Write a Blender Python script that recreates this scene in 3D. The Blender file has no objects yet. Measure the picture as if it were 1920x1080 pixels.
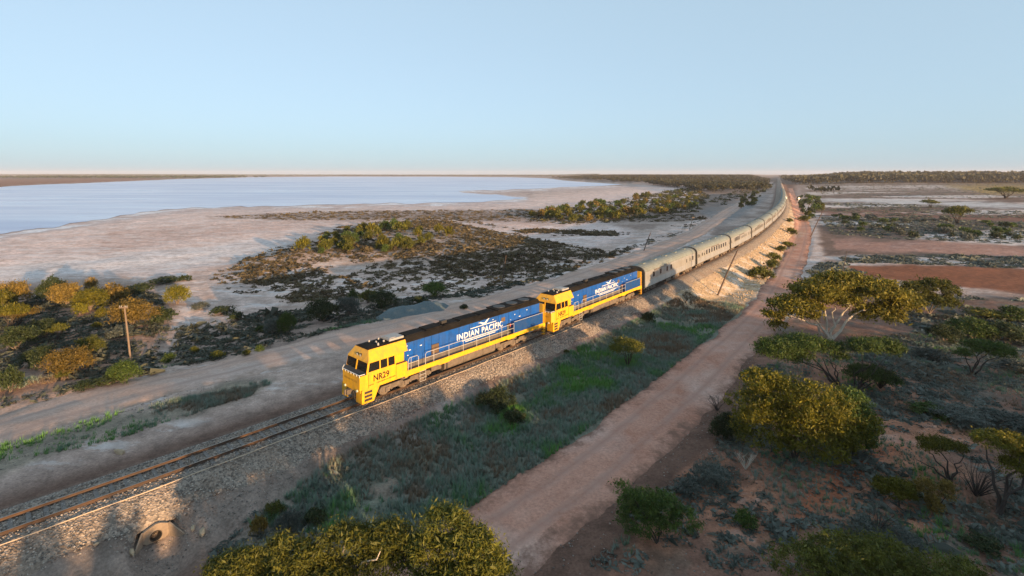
import bpy, math, random
import numpy as np
from mathutils import Vector, Matrix

sc = bpy.context.scene
COL = sc.collection
R = math.radians

# ------------------------------------------------------------------ camera, sky, sun, exposure
CAM_H, FOC = 17.5, 960.0            # metres above the rail head; focal length in photo pixels (1920 wide)
CX, HV = 960.0, 326.0               # photo centre column, horizon row
cam = bpy.data.cameras.new('camera')
cam_ob = bpy.data.objects.new('camera', cam)
COL.objects.link(cam_ob)
cam_ob.location = (0, 0, CAM_H)
cam_ob.rotation_euler = (R(90), 0, 0)
cam.sensor_width = 36
cam.lens = 36 * FOC / 1920
cam.shift_y = -(540 - HV) / 1920
cam.clip_start, cam.clip_end = 0.5, 40000
sc.camera = cam_ob

SUN_AZ, SUN_EL = 141.0, 5.8         # degrees clockwise from +Y, degrees up
w = bpy.data.worlds.new('World'); sc.world = w; w.use_nodes = True
nt = w.node_tree
bgn = nt.nodes['Background']
sky = nt.nodes.new('ShaderNodeTexSky')
sky.sky_type = 'NISHITA'; sky.sun_disc = False
sky.sun_elevation = R(SUN_EL); sky.sun_rotation = R(SUN_AZ)
sky.altitude = 100; sky.air_density = 0.8; sky.dust_density = 1.0; sky.ozone_density = 3.0
hs = nt.nodes.new('ShaderNodeHueSaturation'); hs.inputs['Saturation'].default_value = 0.68
nt.links.new(sky.outputs[0], hs.inputs['Color'])
veil = nt.nodes.new('ShaderNodeMix'); veil.data_type = 'RGBA'; veil.inputs[0].default_value = 0.70   # thin even veil over the whole sky
veil.inputs[7].default_value = (1.66, 2.28, 2.70, 1)
nt.links.new(hs.outputs[0], veil.inputs[6]); nt.links.new(veil.outputs[2], bgn.inputs[0])
bgn.inputs[1].default_value = 0.15
sl = bpy.data.lights.new('sun', 'SUN'); so = bpy.data.objects.new('sun', sl); COL.objects.link(so)
sl.energy = 5.0; sl.angle = R(0.5); sl.color = (1.0, 0.64, 0.33)
ts = Vector((math.sin(R(SUN_AZ)) * math.cos(R(SUN_EL)), math.cos(R(SUN_AZ)) * math.cos(R(SUN_EL)), math.sin(R(SUN_EL))))
so.rotation_euler = ts.to_track_quat('Z', 'Y').to_euler()
so.location = (60, -60, 60)
sc.view_settings.view_transform = 'Standard'; sc.view_settings.look = 'None'
sc.view_settings.gamma = 1; sc.view_settings.use_curve_mapping = False
sc.view_settings.exposure = 1.08
sc.render.engine = 'CYCLES'
sc.cycles.use_denoising = True
sc.cycles.max_bounces = 5; sc.cycles.diffuse_bounces = 2; sc.cycles.glossy_bounces = 2
sc.cycles.transparent_max_bounces = 8; sc.cycles.transmission_bounces = 4
sc.cycles.caustics_reflective = False; sc.cycles.caustics_refractive = False

# ------------------------------------------------------------------ helpers
def tag(o, label=None, cat=None, group=None, kind=None):
    if label: o['label'] = label
    if cat: o['category'] = cat
    if group: o['group'] = group
    if kind: o['kind'] = kind
    return o

def link(o, parent=None):
    COL.objects.link(o)
    if parent is not None: o.parent = parent
    return o

def empty(name, loc=(0, 0, 0), rz=0.0):
    o = bpy.data.objects.new(name, None); COL.objects.link(o)
    o.location = loc; o.rotation_euler = (0, 0, rz); o.empty_display_size = 0.3
    return o

def copy_tree(o, parent=None):
    c = o.copy(); COL.objects.link(c)
    if parent is not None:
        c.parent = parent
    for ch in list(o.children):
        copy_tree(ch, c)
    return c

def np_mesh(name, V, F, mats=(), smooth=False, attrs=None):
    V = np.asarray(V, dtype=np.float32); F = np.asarray(F, dtype=np.int32)
    me = bpy.data.meshes.new(name)
    nf, k = F.shape
    me.vertices.add(len(V)); me.vertices.foreach_set('co', V.ravel())
    me.loops.add(nf * k); me.loops.foreach_set('vertex_index', F.ravel())
    me.polygons.add(nf); me.polygons.foreach_set('loop_start', np.arange(0, nf * k, k, dtype=np.int32))
    if smooth: me.polygons.foreach_set('use_smooth', np.ones(nf, dtype=bool))
    me.update(calc_edges=True)
    for m in mats: me.materials.append(m)
    for an, (typ, data) in (attrs or {}).items():
        a = me.attributes.new(an, typ, 'POINT')
        if typ == 'FLOAT': a.data.foreach_set('value', np.asarray(data, dtype=np.float32).ravel())
        else: a.data.foreach_set('color', np.asarray(data, dtype=np.float32).ravel())
    return me

class MB:
    """collects shapes into one mesh"""
    def __init__(self): self.v = []; self.f = []
    def add(self, vs, fs):
        n = len(self.v); self.v += [tuple(p) for p in vs]; self.f += [tuple(i + n for i in q) for q in fs]; return self
    def box(self, x0, x1, y0, y1, z0, z1, rot=None, piv=None):
        vs = [Vector(p) for p in ((x0,y0,z0),(x1,y0,z0),(x1,y1,z0),(x0,y1,z0),(x0,y0,z1),(x1,y0,z1),(x1,y1,z1),(x0,y1,z1))]
        if rot is not None:
            c = Vector(piv) if piv else sum(vs, Vector()) / 8
            vs = [rot @ (p - c) + c for p in vs]
        return self.add(vs, ((3,2,1,0),(4,5,6,7),(0,1,5,4),(1,2,6,5),(2,3,7,6),(3,0,4,7)))
    def quad(self, *p): return self.add(p, (tuple(range(len(p))),))
    def slab(self, pts, d):
        """polygon pts given thickness d (a vector)"""
        d = Vector(d); n = len(pts); P = [Vector(p) for p in pts]
        return self.add(P + [p - d for p in P], [tuple(range(n)), tuple(range(2*n-1, n-1, -1))] +
                        [(i, n + i, n + (i+1) % n, (i+1) % n) for i in range(n)])
    def tube(self, pts, r0, r1=None, n=6, cap=True):
        pts = [Vector(p) for p in pts]; r1 = r0 if r1 is None else r1
        m = len(pts); vs = []; up = Vector((0.13, 0.21, 0.97)).normalized()
        for i, p in enumerate(pts):
            t = (pts[min(i+1, m-1)] - pts[max(i-1, 0)]).normalized()
            a = t.cross(up)
            if a.length < 0.05: a = t.cross(Vector((1, 0, 0)))
            a.normalize(); b = t.cross(a)
            r = r0 + (r1 - r0) * i / max(1, m - 1)
            for k in range(n):
                q = 2 * math.pi * k / n
                vs.append(p + a * (r * math.cos(q)) + b * (r * math.sin(q)))
        fs = [(i*n+k, i*n+(k+1) % n, (i+1)*n+(k+1) % n, (i+1)*n+k) for i in range(m-1) for k in range(n)]
        if cap: fs += [tuple(range(n-1, -1, -1)), tuple(range((m-1)*n, m*n))]
        return self.add(vs, fs)
    def cyl(self, p0, p1, r, n=16): return self.tube([p0, p1], r, r, n)
    def extrude_x(self, prof, x0, x1, closed=True, caps=True):
        n = len(prof)
        vs = [(x0, y, z) for y, z in prof] + [(x1, y, z) for y, z in prof]
        fs = [(i, (i+1) % n, n + (i+1) % n, n + i) for i in range(n if closed else n-1)]
        if caps and closed: fs += [tuple(range(n-1, -1, -1)), tuple(range(n, 2*n))]
        return self.add(vs, fs)
    def build(self, name, m, parent=None, smooth=False):
        me = bpy.data.meshes.new(name); me.from_pydata([tuple(p) for p in self.v], [], self.f)
        me.materials.append(m)
        if smooth:
            me.polygons.foreach_set('use_smooth', [True] * len(me.polygons))
        me.update()
        return link(bpy.data.objects.new(name, me), parent)

def _hash(ix, iy, seed):
    n = (ix.astype(np.int64) * 374761393 + iy.astype(np.int64) * 668265263 + seed * 1442695041) & 0xffffffff
    n = ((n ^ (n >> 13)) * 1274126177) & 0xffffffff
    return ((n ^ (n >> 16)) & 0xffffff) / float(0x1000000)
def vnoise(x, y, seed=0):
    x = np.asarray(x, float); y = np.asarray(y, float)
    ix = np.floor(x); iy = np.floor(y); fx = x - ix; fy = y - iy
    fx = fx*fx*(3-2*fx); fy = fy*fy*(3-2*fy)
    a = _hash(ix, iy, seed); b = _hash(ix+1, iy, seed); c = _hash(ix, iy+1, seed); d = _hash(ix+1, iy+1, seed)
    return (a*(1-fx)+b*fx)*(1-fy) + (c*(1-fx)+d*fx)*fy
def fbm(x, y, seed=0, o=4):
    s = 0.0; a = 0.5; t = 0.0
    for k in range(o):
        s = s + a * vnoise(x * 2**k, y * 2**k, seed + 17*k); t += a; a *= 0.5
    return s / t
def sstep(a, b, x):
    t = np.clip((np.asarray(x, float) - a) / (b - a), 0, 1); return t*t*(3-2*t)

# ------------------------------------------------------------------ materials
def ramp_noise(nt, coord, scale, detail=4, rough=0.6):
    n = nt.nodes.new('ShaderNodeTexNoise'); n.inputs['Scale'].default_value = scale
    n.inputs['Detail'].default_value = detail; n.inputs['Roughness'].default_value = rough
    nt.links.new(coord, n.inputs['Vector']); return n.outputs[0]
def maprange(nt, v, a, b, c, d):
    m = nt.nodes.new('ShaderNodeMapRange'); nt.links.new(v, m.inputs[0])
    for i, x in zip((1, 2, 3, 4), (a, b, c, d)): m.inputs[i].default_value = x
    return m.outputs[0]
def mixc(nt, fac, a, b, mode='MIX'):
    m = nt.nodes.new('ShaderNodeMix'); m.data_type = 'RGBA'; m.blend_type = mode
    for s, x in ((m.inputs[0], fac), (m.inputs[6], a), (m.inputs[7], b)):
        if hasattr(x, 'is_output'): nt.links.new(x, s)
        elif isinstance(x, (int, float)): s.default_value = x
        else: s.default_value = (*x, 1) if len(x) == 3 else x
    return m.outputs[2]
def bump(nt, h, strength, dist, bsdf):
    b = nt.nodes.new('ShaderNodeBump'); b.inputs['Strength'].default_value = strength; b.inputs['Distance'].default_value = dist
    nt.links.new(h, b.inputs['Height']); nt.links.new(b.outputs[0], bsdf.inputs['Normal'])

MATS = {}
def mat(name, col, rough=0.6, metal=0.0, dirt=None, streak=None, dscale=1.5, damt=0.4, var=0.15, vscale=3.0, bmp=0.0, bscale=30, spec=0.5):
    """paint or mineral with mottling (var) and patches of a second colour (dirt)"""
    m = bpy.data.materials.new(name); m.use_nodes = True; nt = m.node_tree
    b = nt.nodes['Principled BSDF']; tc = nt.nodes.new('ShaderNodeTexCoord'); co = tc.outputs['Object']
    n1 = ramp_noise(nt, co, vscale, 5)
    f = maprange(nt, n1, 0.25, 0.75, 1 - var, 1 + var)
    g = nt.nodes.new('ShaderNodeCombineColor')
    for i in range(3): nt.links.new(f, g.inputs[i])
    c = mixc(nt, 1.0, col, g.outputs[0], 'MULTIPLY')
    if dirt:
        n2 = ramp_noise(nt, co, dscale, 6, 0.7)
        c = mixc(nt, maprange(nt, n2, 0.42, 0.75, 0, damt), c, dirt)
    if streak:                                    # runs of soot and dust down the sides
        mp = nt.nodes.new('ShaderNodeMapping'); nt.links.new(co, mp.inputs[0]); mp.inputs['Scale'].default_value = (2.6, 2.6, .35)
        c = mixc(nt, maprange(nt, ramp_noise(nt, mp.outputs[0], 1.0, 6, .7), .48, .72, 0, .7), c, streak)
    nt.links.new(c, b.inputs['Base Color'])
    b.inputs['Roughness'].default_value = rough; b.inputs['Metallic'].default_value = metal
    b.inputs['Specular IOR Level'].default_value = spec
    if bmp:
        bump(nt, ramp_noise(nt, co, bscale, 3), bmp, 0.02, b)
    MATS[name] = m; return m

def leaf_mat(name, dark, light, trans=0.25, far=False):
    m = bpy.data.materials.new(name); m.use_nodes = True; nt = m.node_tree
    b = nt.nodes['Principled BSDF']
    at = nt.nodes.new('ShaderNodeAttribute'); at.attribute_name = 'tint'
    oi = nt.nodes.new('ShaderNodeObjectInfo')
    c = mixc(nt, at.outputs['Fac'], dark, light)
    v = maprange(nt, oi.outputs['Random'], 0, 1, 0.75, 1.25)
    g = nt.nodes.new('ShaderNodeCombineColor')
    for i in range(3): nt.links.new(v, g.inputs[i])
    c = mixc(nt, 1.0, c, g.outputs[0], 'MULTIPLY')
    nt.links.new(c, b.inputs['Base Color']); b.inputs['Roughness'].default_value = 0.55
    b.inputs['Specular IOR Level'].default_value = 0.25
    t = nt.nodes.new('ShaderNodeBsdfTranslucent'); nt.links.new(c, t.inputs[0])
    mx = nt.nodes.new('ShaderNodeMixShader'); mx.inputs[0].default_value = trans
    nt.links.new(b.outputs[0], mx.inputs[1]); nt.links.new(t.outputs[0], mx.inputs[2])
    nt.links.new(mx.outputs[0], nt.nodes['Material Output'].inputs[0])
    MATS[name] = m; return m
# ------------------------------------------------------------------ the railway's line
TP = [(-215,-160),(-150,-97),(-95,-43),(-58,-6.6),(-41,10.0),(-25.5,25.5),(-13.2,38.5),(3.96,57.8),(19.2,76.6),(33.6,95.8),(45.2,111.4),(64.1,138.5),(90,179.4),(124.4,237.3),(182.2,343.6),(368,700.7),(628,1200),(1100,2110),(2000,3840),(3300,6340)]
def catmull(P, n=14):
    P = [np.array(p, float) for p in P]; out = []
    Q = [2*P[0]-P[1]] + P + [2*P[-1]-P[-2]]
    for i in range(1, len(Q)-2):
        p0, p1, p2, p3 = Q[i-1:i+3]
        # centripetal-ish: chord lengths
        t0 = 0; t1 = t0 + np.linalg.norm(p1-p0)**.5; t2 = t1 + np.linalg.norm(p2-p1)**.5; t3 = t2 + np.linalg.norm(p3-p2)**.5
        for k in range(n):
            t = t1 + (t2-t1)*k/n
            A1=(t1-t)/(t1-t0)*p0+(t-t0)/(t1-t0)*p1; A2=(t2-t)/(t2-t1)*p1+(t-t1)/(t2-t1)*p2; A3=(t3-t)/(t3-t2)*p2+(t-t2)/(t3-t2)*p3
            B1=(t2-t)/(t2-t0)*A1+(t-t0)/(t2-t0)*A2; B2=(t3-t)/(t3-t1)*A2+(t-t1)/(t3-t1)*A3
            out.append((t2-t)/(t2-t1)*B1+(t-t1)/(t2-t1)*B2)
    out.append(P[-1]); return np.array(out)
TL = catmull(TP)
TS = np.concatenate([[0], np.cumsum(np.linalg.norm(np.diff(TL, axis=0), axis=1))])
S_NOSE = float(np.interp(-12.4, TL[:, 0], TS))        # the leading nose
TS = TS - S_NOSE                                       # s = 0 at the nose, growing towards the tail
def tpos(s): return np.array([np.interp(s, TS, TL[:, 0]), np.interp(s, TS, TL[:, 1])])
def tdir(s):
    d = tpos(s + 1.5) - tpos(s - 1.5); return d / np.linalg.norm(d)
def toff(s, d, z=0.0):
    """point beside the track: d > 0 on the camera's side"""
    t = tdir(s); p = tpos(s) + d * np.array([t[1], -t[0]]); return (float(p[0]), float(p[1]), z)
def line_dist(x, y, L):
    """signed distance to polyline L (positive on the camera's side) and index along it"""
    x = np.asarray(x, float).ravel(); y = np.asarray(y, float).ravel()
    best = np.full(x.shape, 1e9); sg = np.zeros(x.shape); at_ = np.zeros(x.shape)
    for i in range(len(L)-1):
        a = L[i]; d = L[i+1]-a; l2 = d @ d
        t = np.clip(((x-a[0])*d[0] + (y-a[1])*d[1]) / l2, 0, 1)
        px = x-a[0]-t*d[0]; py = y-a[1]-t*d[1]; q = px*px+py*py
        m = q < best
        best = np.where(m, q, best); sg = np.where(m, px*d[1]-py*d[0], sg); at_ = np.where(m, i+t, at_)
    return np.sqrt(best)*np.sign(sg), at_

def at(u, v, z):
    """the point at height z that the photo shows at (u, v)"""
    Y = FOC * (CAM_H - z) / (v - HV); return np.array([Y * (u - CX) / FOC, Y, z])

def poly_sd(u, v, poly):
    """signed distance, positive inside"""
    P = np.array(poly, float); n = len(P); best = np.full(u.shape, 1e18); ins = np.zeros(u.shape, bool)
    for i in range(n):
        a = P[i]; b = P[(i+1) % n]; d = b-a
        t = np.clip(((u-a[0])*d[0]+(v-a[1])*d[1])/(d@d+1e-9), 0, 1)
        best = np.minimum(best, (u-a[0]-t*d[0])**2 + (v-a[1]-t*d[1])**2)
        c = ((a[1] > v) != (b[1] > v)) & (u < (b[0]-a[0])*(v-a[1])/((b[1]-a[1]) if b[1] != a[1] else 1e-9)+a[0])
        ins ^= c
    return np.sqrt(best)*np.where(ins, 1, -1)

# the lake's outline and the dune, as map polygons (photo coordinates dropped onto the flat at z = -3.4)
LAKE_PX = [(-420,520),(-180,462),(0,440),(60,430),(140,419),(200,409),(270,399),(330,391),(450,387.5),(580,384.5),(700,382.5),(820,380),(905,378.5),(960,375.5),(985,370),(930,365.5),(872,362),(860,358.5),(905,356.5),(985,355),(1060,351),(1130,348.5),(1178,345.5),(1120,341),(1060,337),(1020,334),(960,332.2),(820,331.2),(620,331.0),(470,332.2),(330,336),(200,341.5),(90,345.5),(0,350),(-400,356),(-900,380)]
SPIT_PX = [(-600,352),(0,349),(90,344.8),(200,340.8),(300,337),(330,335.2),(250,334),(0,335),(-600,338)]
def flat(px, z=-3.4): return [tuple(at(u, v, z)[:2]) for u, v in px]
LAKE = flat(LAKE_PX)
DUNE_PX = [(418,496),(470,478),(540,458),(600,436),(690,416),(800,412),(900,432),(1040,452),(1130,470),(1090,492),(980,505),(860,500),(720,497),(600,500),(500,512)]
LBANK_PX = [(-300,640),(-80,560),(60,530),(180,526),(280,540),(330,580),(300,660),(240,720),(60,770),(-200,830)]

def to_px(x, y, z=-3.0):
    yy = np.maximum(np.asarray(y, float), 1.0)
    return CX + FOC*np.asarray(x)/yy, HV + FOC*(CAM_H-z)/yy

def terrain_h(x, y):
    x = np.asarray(x, float); y = np.asarray(y, float); sh = x.shape
    x = x.ravel(); y = y.ravel(); r = np.hypot(x, y)
    d, idx = line_dist(x, y, TL)
    s = np.interp(idx, np.arange(len(TS)), TS)
    ad = np.abs(d)
    # broad lie of the land: near ground about -1.9, flats at -3.3 from the second engine on and to the left
    near = np.where(d > 0, -2.0 - 1.3*sstep(35, 75, s), -1.55 - 1.6*sstep(14, 40, ad) )
    b = near
    b = np.where((d > 0) & (s < 8), b - 0.25*sstep(0, 25, -s+8), b)
    far = sstep(150, 420, r); b = b*(1-far) + far*(-3.3)
    b = b + (fbm(x*0.09, y*0.09, 3) - 0.5)*0.7*sstep(4, 10, ad)*(1-0.8*far)
    b = b + (fbm(x*0.5, y*0.5, 5, 3) - 0.5)*0.22*sstep(4, 9, ad)*(1-sstep(60, 160, r))
    # dune, left bank, far ridges
    u, v = to_px(x, y, -2.6)
    fr = y > 15
    dn = np.where(fr, sstep(-6, 34, poly_sd(u, v, DUNE_PX)), 0); b = b + 2.0*dn*(0.75+0.5*fbm(x*.05, y*.05, 9))
    lb = np.where(fr, sstep(-25, 70, poly_sd(u, v, LBANK_PX)), 0); b = b + 1.1*lb
    ridge_r = sstep(700, 1500, y)*sstep(0.55, 0.70, x/np.maximum(y, 1)); b = b + 13*ridge_r
    ridge_m = sstep(800, 1700, y)*sstep(0.06, 0.16, x/np.maximum(y, 1))*(1-sstep(0.46, 0.50, x/np.maximum(y, 1))); b = b + 8.5*ridge_m
    b = b + 5*sstep(5200, 8000, r)
    # lake bed
    ls = poly_sd(u, v, [(p[0], p[1]) for p in LAKE_PX]) if len(x) > 1 else poly_sd(u, v, LAKE_PX)
    ls = np.where(fr, ls, -50)
    wl = sstep(-10, 3, ls); b = b*(1-wl) + wl*(-3.62)
    # railway formation
    form = -1.0 - 0.45*np.maximum(0, ad-3.0)
    form = np.where(s < 900, form, form - (s-900)*0.0)
    k = 0.18
    b = np.maximum(b, form)
    # culvert hollow on the camera's side
    q = np.hypot((s+13.3)/1.15, (d-4.2)/2.1)
    b = b - np.where(d > 0, 0.92*np.exp(-q**4), 0)
    return b.reshape(sh)
_c = toff(-13.3, 4.1); CULV = (_c[0], _c[1])
def hgt(x, y): return float(terrain_h(np.array([x]), np.array([y]))[0])
def gpos(u, v):
    z = -2.2
    for _ in range(7):
        p = at(u, v, z); z = 0.5*z + 0.5*hgt(p[0], p[1])
    p = at(u, v, z); return Vector((p[0], p[1], hgt(p[0], p[1])))

# roads: centre lines picked on the photo, dropped onto the land
def road_line(px, z): return catmull([tuple(at(u, v, z)[:2]) for u, v in px], 10)
ROADL = road_line([(-700,1060),(-330,925),(0,822),(130,780),(300,729),(480,686),(620,651),(760,616),(900,580),(1040,541),(1150,504),(1240,468),(1300,440),(1338,414),(1372,390),(1408,368),(1436,349),(1448,340)], -2.2)
ROADR = road_line([(300,1500),(560,1270),(740,1130),(930,1015),(1095,897),(1240,776),(1362,662),(1424,592),(1462,535),(1484,488),(1500,448),(1505,420),(1497,396),(1488,372),(1482,352)], -2.4)
PATHR = road_line([(1500,1010),(1560,930),(1610,880),(1690,845)], -2.0)
_dl = None
ROAD_W = {'L': 4.3, 'R': 3.3}

def road_masks(x, y):
    dl, _ = line_dist(x, y, ROADL); dr, _ = line_dist(x, y, ROADR)
    return np.abs(dl), np.abs(dr)

_base_h = terrain_h
def terrain_h(x, y):
    x = np.asarray(x, float); y = np.asarray(y, float); sh = x.shape
    h = _base_h(x, y).ravel(); a, b = road_masks(x, y)
    n = (fbm(x.ravel()*.35, y.ravel()*.35, 21, 2)-.5)*1.2
    m = np.maximum(1-sstep(3.6, 4.4, a+n), 1-sstep(2.7, 3.4, b+n))
    return (h - 0.10*m).reshape(sh)

# ------------------------------------------------------------------ ground sheet
th = np.concatenate([np.linspace(-180, -54, 46)[:-1], np.linspace(-54, 54, 620), np.linspace(54, 180, 46)[1:-1]])
th = np.radians(th); NT = len(th)
rr = np.geomspace(6, 12000, 500); NR = len(rr)
gx = (rr[:, None]*np.sin(th)[None]).ravel(); gy = (rr[:, None]*np.cos(th)[None]).ravel()
gz = terrain_h(gx, gy)
GZ = gz.reshape(NR, NT); _lr = np.log(rr)
def hgts(x, y):
    """height of the ground sheet itself, read off its grid"""
    x = np.asarray(x, float); y = np.asarray(y, float)
    fi = np.clip(np.interp(np.log(np.maximum(np.hypot(x, y), 6.01)), _lr, np.arange(NR)), 0, NR-1.001)
    fj = np.clip(np.interp(np.arctan2(x, y), th, np.arange(NT)), 0, NT-1.001)
    i = fi.astype(int); j = fj.astype(int); a = fi-i; b = fj-j
    return (GZ[i, j]*(1-a)*(1-b)+GZ[i+1, j]*a*(1-b)+GZ[i, j+1]*(1-a)*b+GZ[i+1, j+1]*a*b)
def hgt(x, y): return float(hgts(np.array([x]), np.array([y]))[0])
ii, jj = np.meshgrid(np.arange(NR-1), np.arange(NT), indexing='ij'); j2 = (jj+1) % NT
GF = np.stack([ii*NT+jj, (ii+1)*NT+jj, (ii+1)*NT+j2, ii*NT+j2], -1).reshape(-1, 4)

def ground_albedo(x, y, z):
    """soil colour with one shadow painted in: map of salt crust, sand, red earth, gravelly verge and leaf litter"""
    n1 = fbm(x*.06, y*.06, 31); n2 = fbm(x*.4, y*.4, 32); n3 = fbm(x*1.7, y*1.7, 33, 3)
    r = np.hypot(x, y)
    wob = np.clip(r/60, 0.6, 3)
    u, v = to_px(x, y, -2.6)
    u = u + (fbm(x*.12+5, y*.12, 35)-.5)*60/wob; v = v + (fbm(x*.12, y*.12+9, 36)-.5)*34/wob
    d, idx = line_dist(x, y, TL); s = np.interp(idx, np.arange(len(TS)), TS)
    fr = y > 14
    C = np.empty((len(x), 3)); C[:] = (.15, .085, .062)                        # red-brown litter soil
    def lay(col, m):
        m = np.clip(m, 0, 1)[:, None]; C[:] = C*(1-m) + np.array(col)*m
    def zone(poly, soft): return np.where(fr, sstep(-soft, soft, poly_sd(u, v, poly)), 0)
    left = d < 0
    lay((.44, .32, .265), sstep(5, 9, -d)*left*1.0)                               # sandy left side
    lay((.22, .15, .12), left*sstep(.52, .62, n1)*.6)
    lay((.63, .465, .40), zone([(330,520),(420,495),(600,500),(900,505),(1090,490),(1215,440),(1330,400),(1330,450),(1180,505),(1000,548),(860,556),(700,545),(520,560),(400,600),(330,640)], 14)*(.55+.45*sstep(.35,.6,n2)))
    lay((.67, .495, .435), zone([(-500,700),(-300,520),(0,440),(330,388),(900,376),(1300,340),(1310,395),(1120,408),(1200,440),(1090,470),(900,432),(700,416),(560,452),(420,496),(340,520),(200,518),(0,525)], 10))
    lay((.54, .36, .30), zone([(200,430),(420,415),(640,408),(900,404),(1090,418),(900,422),(620,418),(400,440),(180,470)], 7)*.7)
    lay((.64, .60, .59), zone([(-100,500),(150,478),(420,452),(570,440),(520,470),(420,490),(300,505),(0,522)], 12)*.6)
    lay((.34, .235, .18), zone(DUNE_PX, 24)*.6*(.5+sstep(.3,.6,n2)*.5))
    lay((.27, .155, .105), zone(LBANK_PX, 25)*(.55+.45*sstep(.3,.6,n2)))
    lay((.16, .12, .10), zone([(390,404),(640,394),(1000,391),(1100,400),(1310,372),(1300,330),(1460,328),(1440,350),(1320,410),(1080,415),(800,409),(520,411)], 6)*.7)
    lay((.20, .20, .20), zone([(1310,395),(1395,375),(1440,365),(1400,400),(1350,425)], 8)*.8)  # shadowed flat left of the far track, its shade painted in as grey
    # right-hand flats beyond the engines
    rt = (d > 9)
    lay((.52, .40, .35), rt*zone([(1380,600),(1430,500),(1480,420),(1500,335),(2200,335),(2400,560),(1960,560),(1700,545),(1560,530),(1440,640)], 16))
    bands = fbm(x*.010+3, y*.045, 41, 4)
    rf = rt*zone([(1510,345),(2600,345),(2600,560),(1560,540)], 8)
    lay((.17, .11, .085), rf*sstep(.47, .53, bands)); lay((.20, .14, .11), rt*zone([(1500,335),(2600,335),(2600,372),(1900,366),(1500,368)], 4)*.75); lay((.64, .55, .51), rf*sstep(.46, .40, bands)*.75)
    for poly, c in (([(1580,492),(1700,488),(1990,505),(2400,520),(2400,590),(1990,556),(1760,530),(1600,512)], (.235,.088,.045)),
                    ([(1560,445),(1720,448),(2000,462),(2400,470),(2400,495),(1950,476),(1700,468),(1570,464)], (.36,.20,.155)),
                    ([(1540,393),(1700,396),(2300,412),(2300,420),(1750,407),(1540,399)], (.21,.10,.07)),
                    ([(1770,348),(1990,344),(2300,345),(2300,366),(1850,362)], (.36,.23,.07)),
                    ([(1520,371),(1700,373),(2000,383),(2300,388),(2300,394),(1900,388),(1520,376)], (.50,.47,.46)),
                    ([(1540,412),(1650,411),(1720,416),(1600,419),(1540,417)], (.55,.5,.48))):
        lay(c, rt*zone(poly, 3.5))
    # foreground right of the red road
    fg = rt*zone([(1000,1300),(1330,860),(1440,640),(1520,545),(2300,560),(2300,1400)], 18)
    lay((.215, .115, .082), fg); lay((.13, .112, .09), fg*sstep(.5, .62, n2)*.8); lay((.36, .165, .10), fg*sstep(.54, .68, n1+.3*(n2-.5))*.95)
    lay((.36, .13, .07), zone([(1495,1005),(1520,930),(1600,868),(1700,842),(1690,860),(1620,900),(1580,950)], 12))
    lay((.24, .13, .09), zone([(1690,640),(1720,640),(1735,700),(1740,800),(1700,800),(1705,720)], 8)*.7)
    # grassy strip between the railway and the red road
    gr = zone([(300,1200),(480,985),(620,890),(760,800),(960,700),(1180,600),(1290,560),(1420,575),(1380,640),(1240,745),(1100,860),(960,960),(820,1000),(560,1120)], 16)*(d > 4)
    lay((.16, .17, .13), gr); lay((.20, .145, .115), gr*sstep(.52, .66, n2)*.7)
    lay((.34, .30, .27), (d > 0)*sstep(2.4, 3.2, d)*(1-sstep(4.6, 6.4, d+(n1-.5)*4))*sstep(.30, .55, n1+.2*(n2-.5))*(s < 60)*.9)
    lay((.24, .195, .165), (d > 0)*(1-sstep(3.5, 7, d+(n1-.5)*3))*sstep(8, -6, s)*.75)
    # lit sandy bank of the formation further on
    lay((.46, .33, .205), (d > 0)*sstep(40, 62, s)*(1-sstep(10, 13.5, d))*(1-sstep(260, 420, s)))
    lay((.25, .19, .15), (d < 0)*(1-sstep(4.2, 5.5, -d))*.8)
    # weedy verge left of the track
    lay((.20, .18, .13), zone([(-200,960),(60,850),(200,815),(420,740),(520,735),(480,765),(300,815),(120,870),(-100,960)], 10)*.75)
    # far land
    lay((.10, .075, .055), sstep(900, 1500, r)*(~zone(LAKE_PX, 1).astype(bool))*.8)
    lay((.26, .13, .085), zone(SPIT_PX, 1.2))
    ls = np.where(fr, poly_sd(u, v, LAKE_PX), -99); lay((.50, .40, .385), sstep(-9, -2, ls)*(r < 900)*.7); lay((.70, .68, .70), sstep(-2.6, -.6, ls)*(r < 900)*sstep(.4, .6, n1))
    C *= (0.80 + 0.4*n2)[:, None]*(0.86+0.28*n3)[:, None]
    return np.clip(C, .01, .9)
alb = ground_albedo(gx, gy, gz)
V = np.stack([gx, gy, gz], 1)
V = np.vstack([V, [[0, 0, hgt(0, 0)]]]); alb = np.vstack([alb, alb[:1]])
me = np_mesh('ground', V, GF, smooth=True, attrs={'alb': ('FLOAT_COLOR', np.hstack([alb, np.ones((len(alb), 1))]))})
import bmesh
_inner = bpy.data.meshes.new('x'); bpy.data.meshes.remove(_inner)
gm = bpy.data.materials.new('ground_soil'); gm.use_nodes = True; nt = gm.node_tree; b = nt.nodes['Principled BSDF']
ga = nt.nodes.new('ShaderNodeAttribute'); ga.attribute_name = 'alb'
ge = nt.nodes.new('ShaderNodeNewGeometry'); pos = ge.outputs['Position']
nA = ramp_noise(nt, pos, 0.9, 8, 0.72); nB = ramp_noise(nt, pos, 7.0, 4, 0.7); nC = ramp_noise(nt, pos, 0.12, 5)
fA = maprange(nt, nA, .3, .7, .62, 1.38); fB = maprange(nt, nB, .3, .7, .7, 1.3); fC = maprange(nt, nC, .3, .7, .85, 1.15)
mu = nt.nodes.new('ShaderNodeMath'); mu.operation = 'MULTIPLY'; nt.links.new(fA, mu.inputs[0]); nt.links.new(fB, mu.inputs[1])
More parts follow.
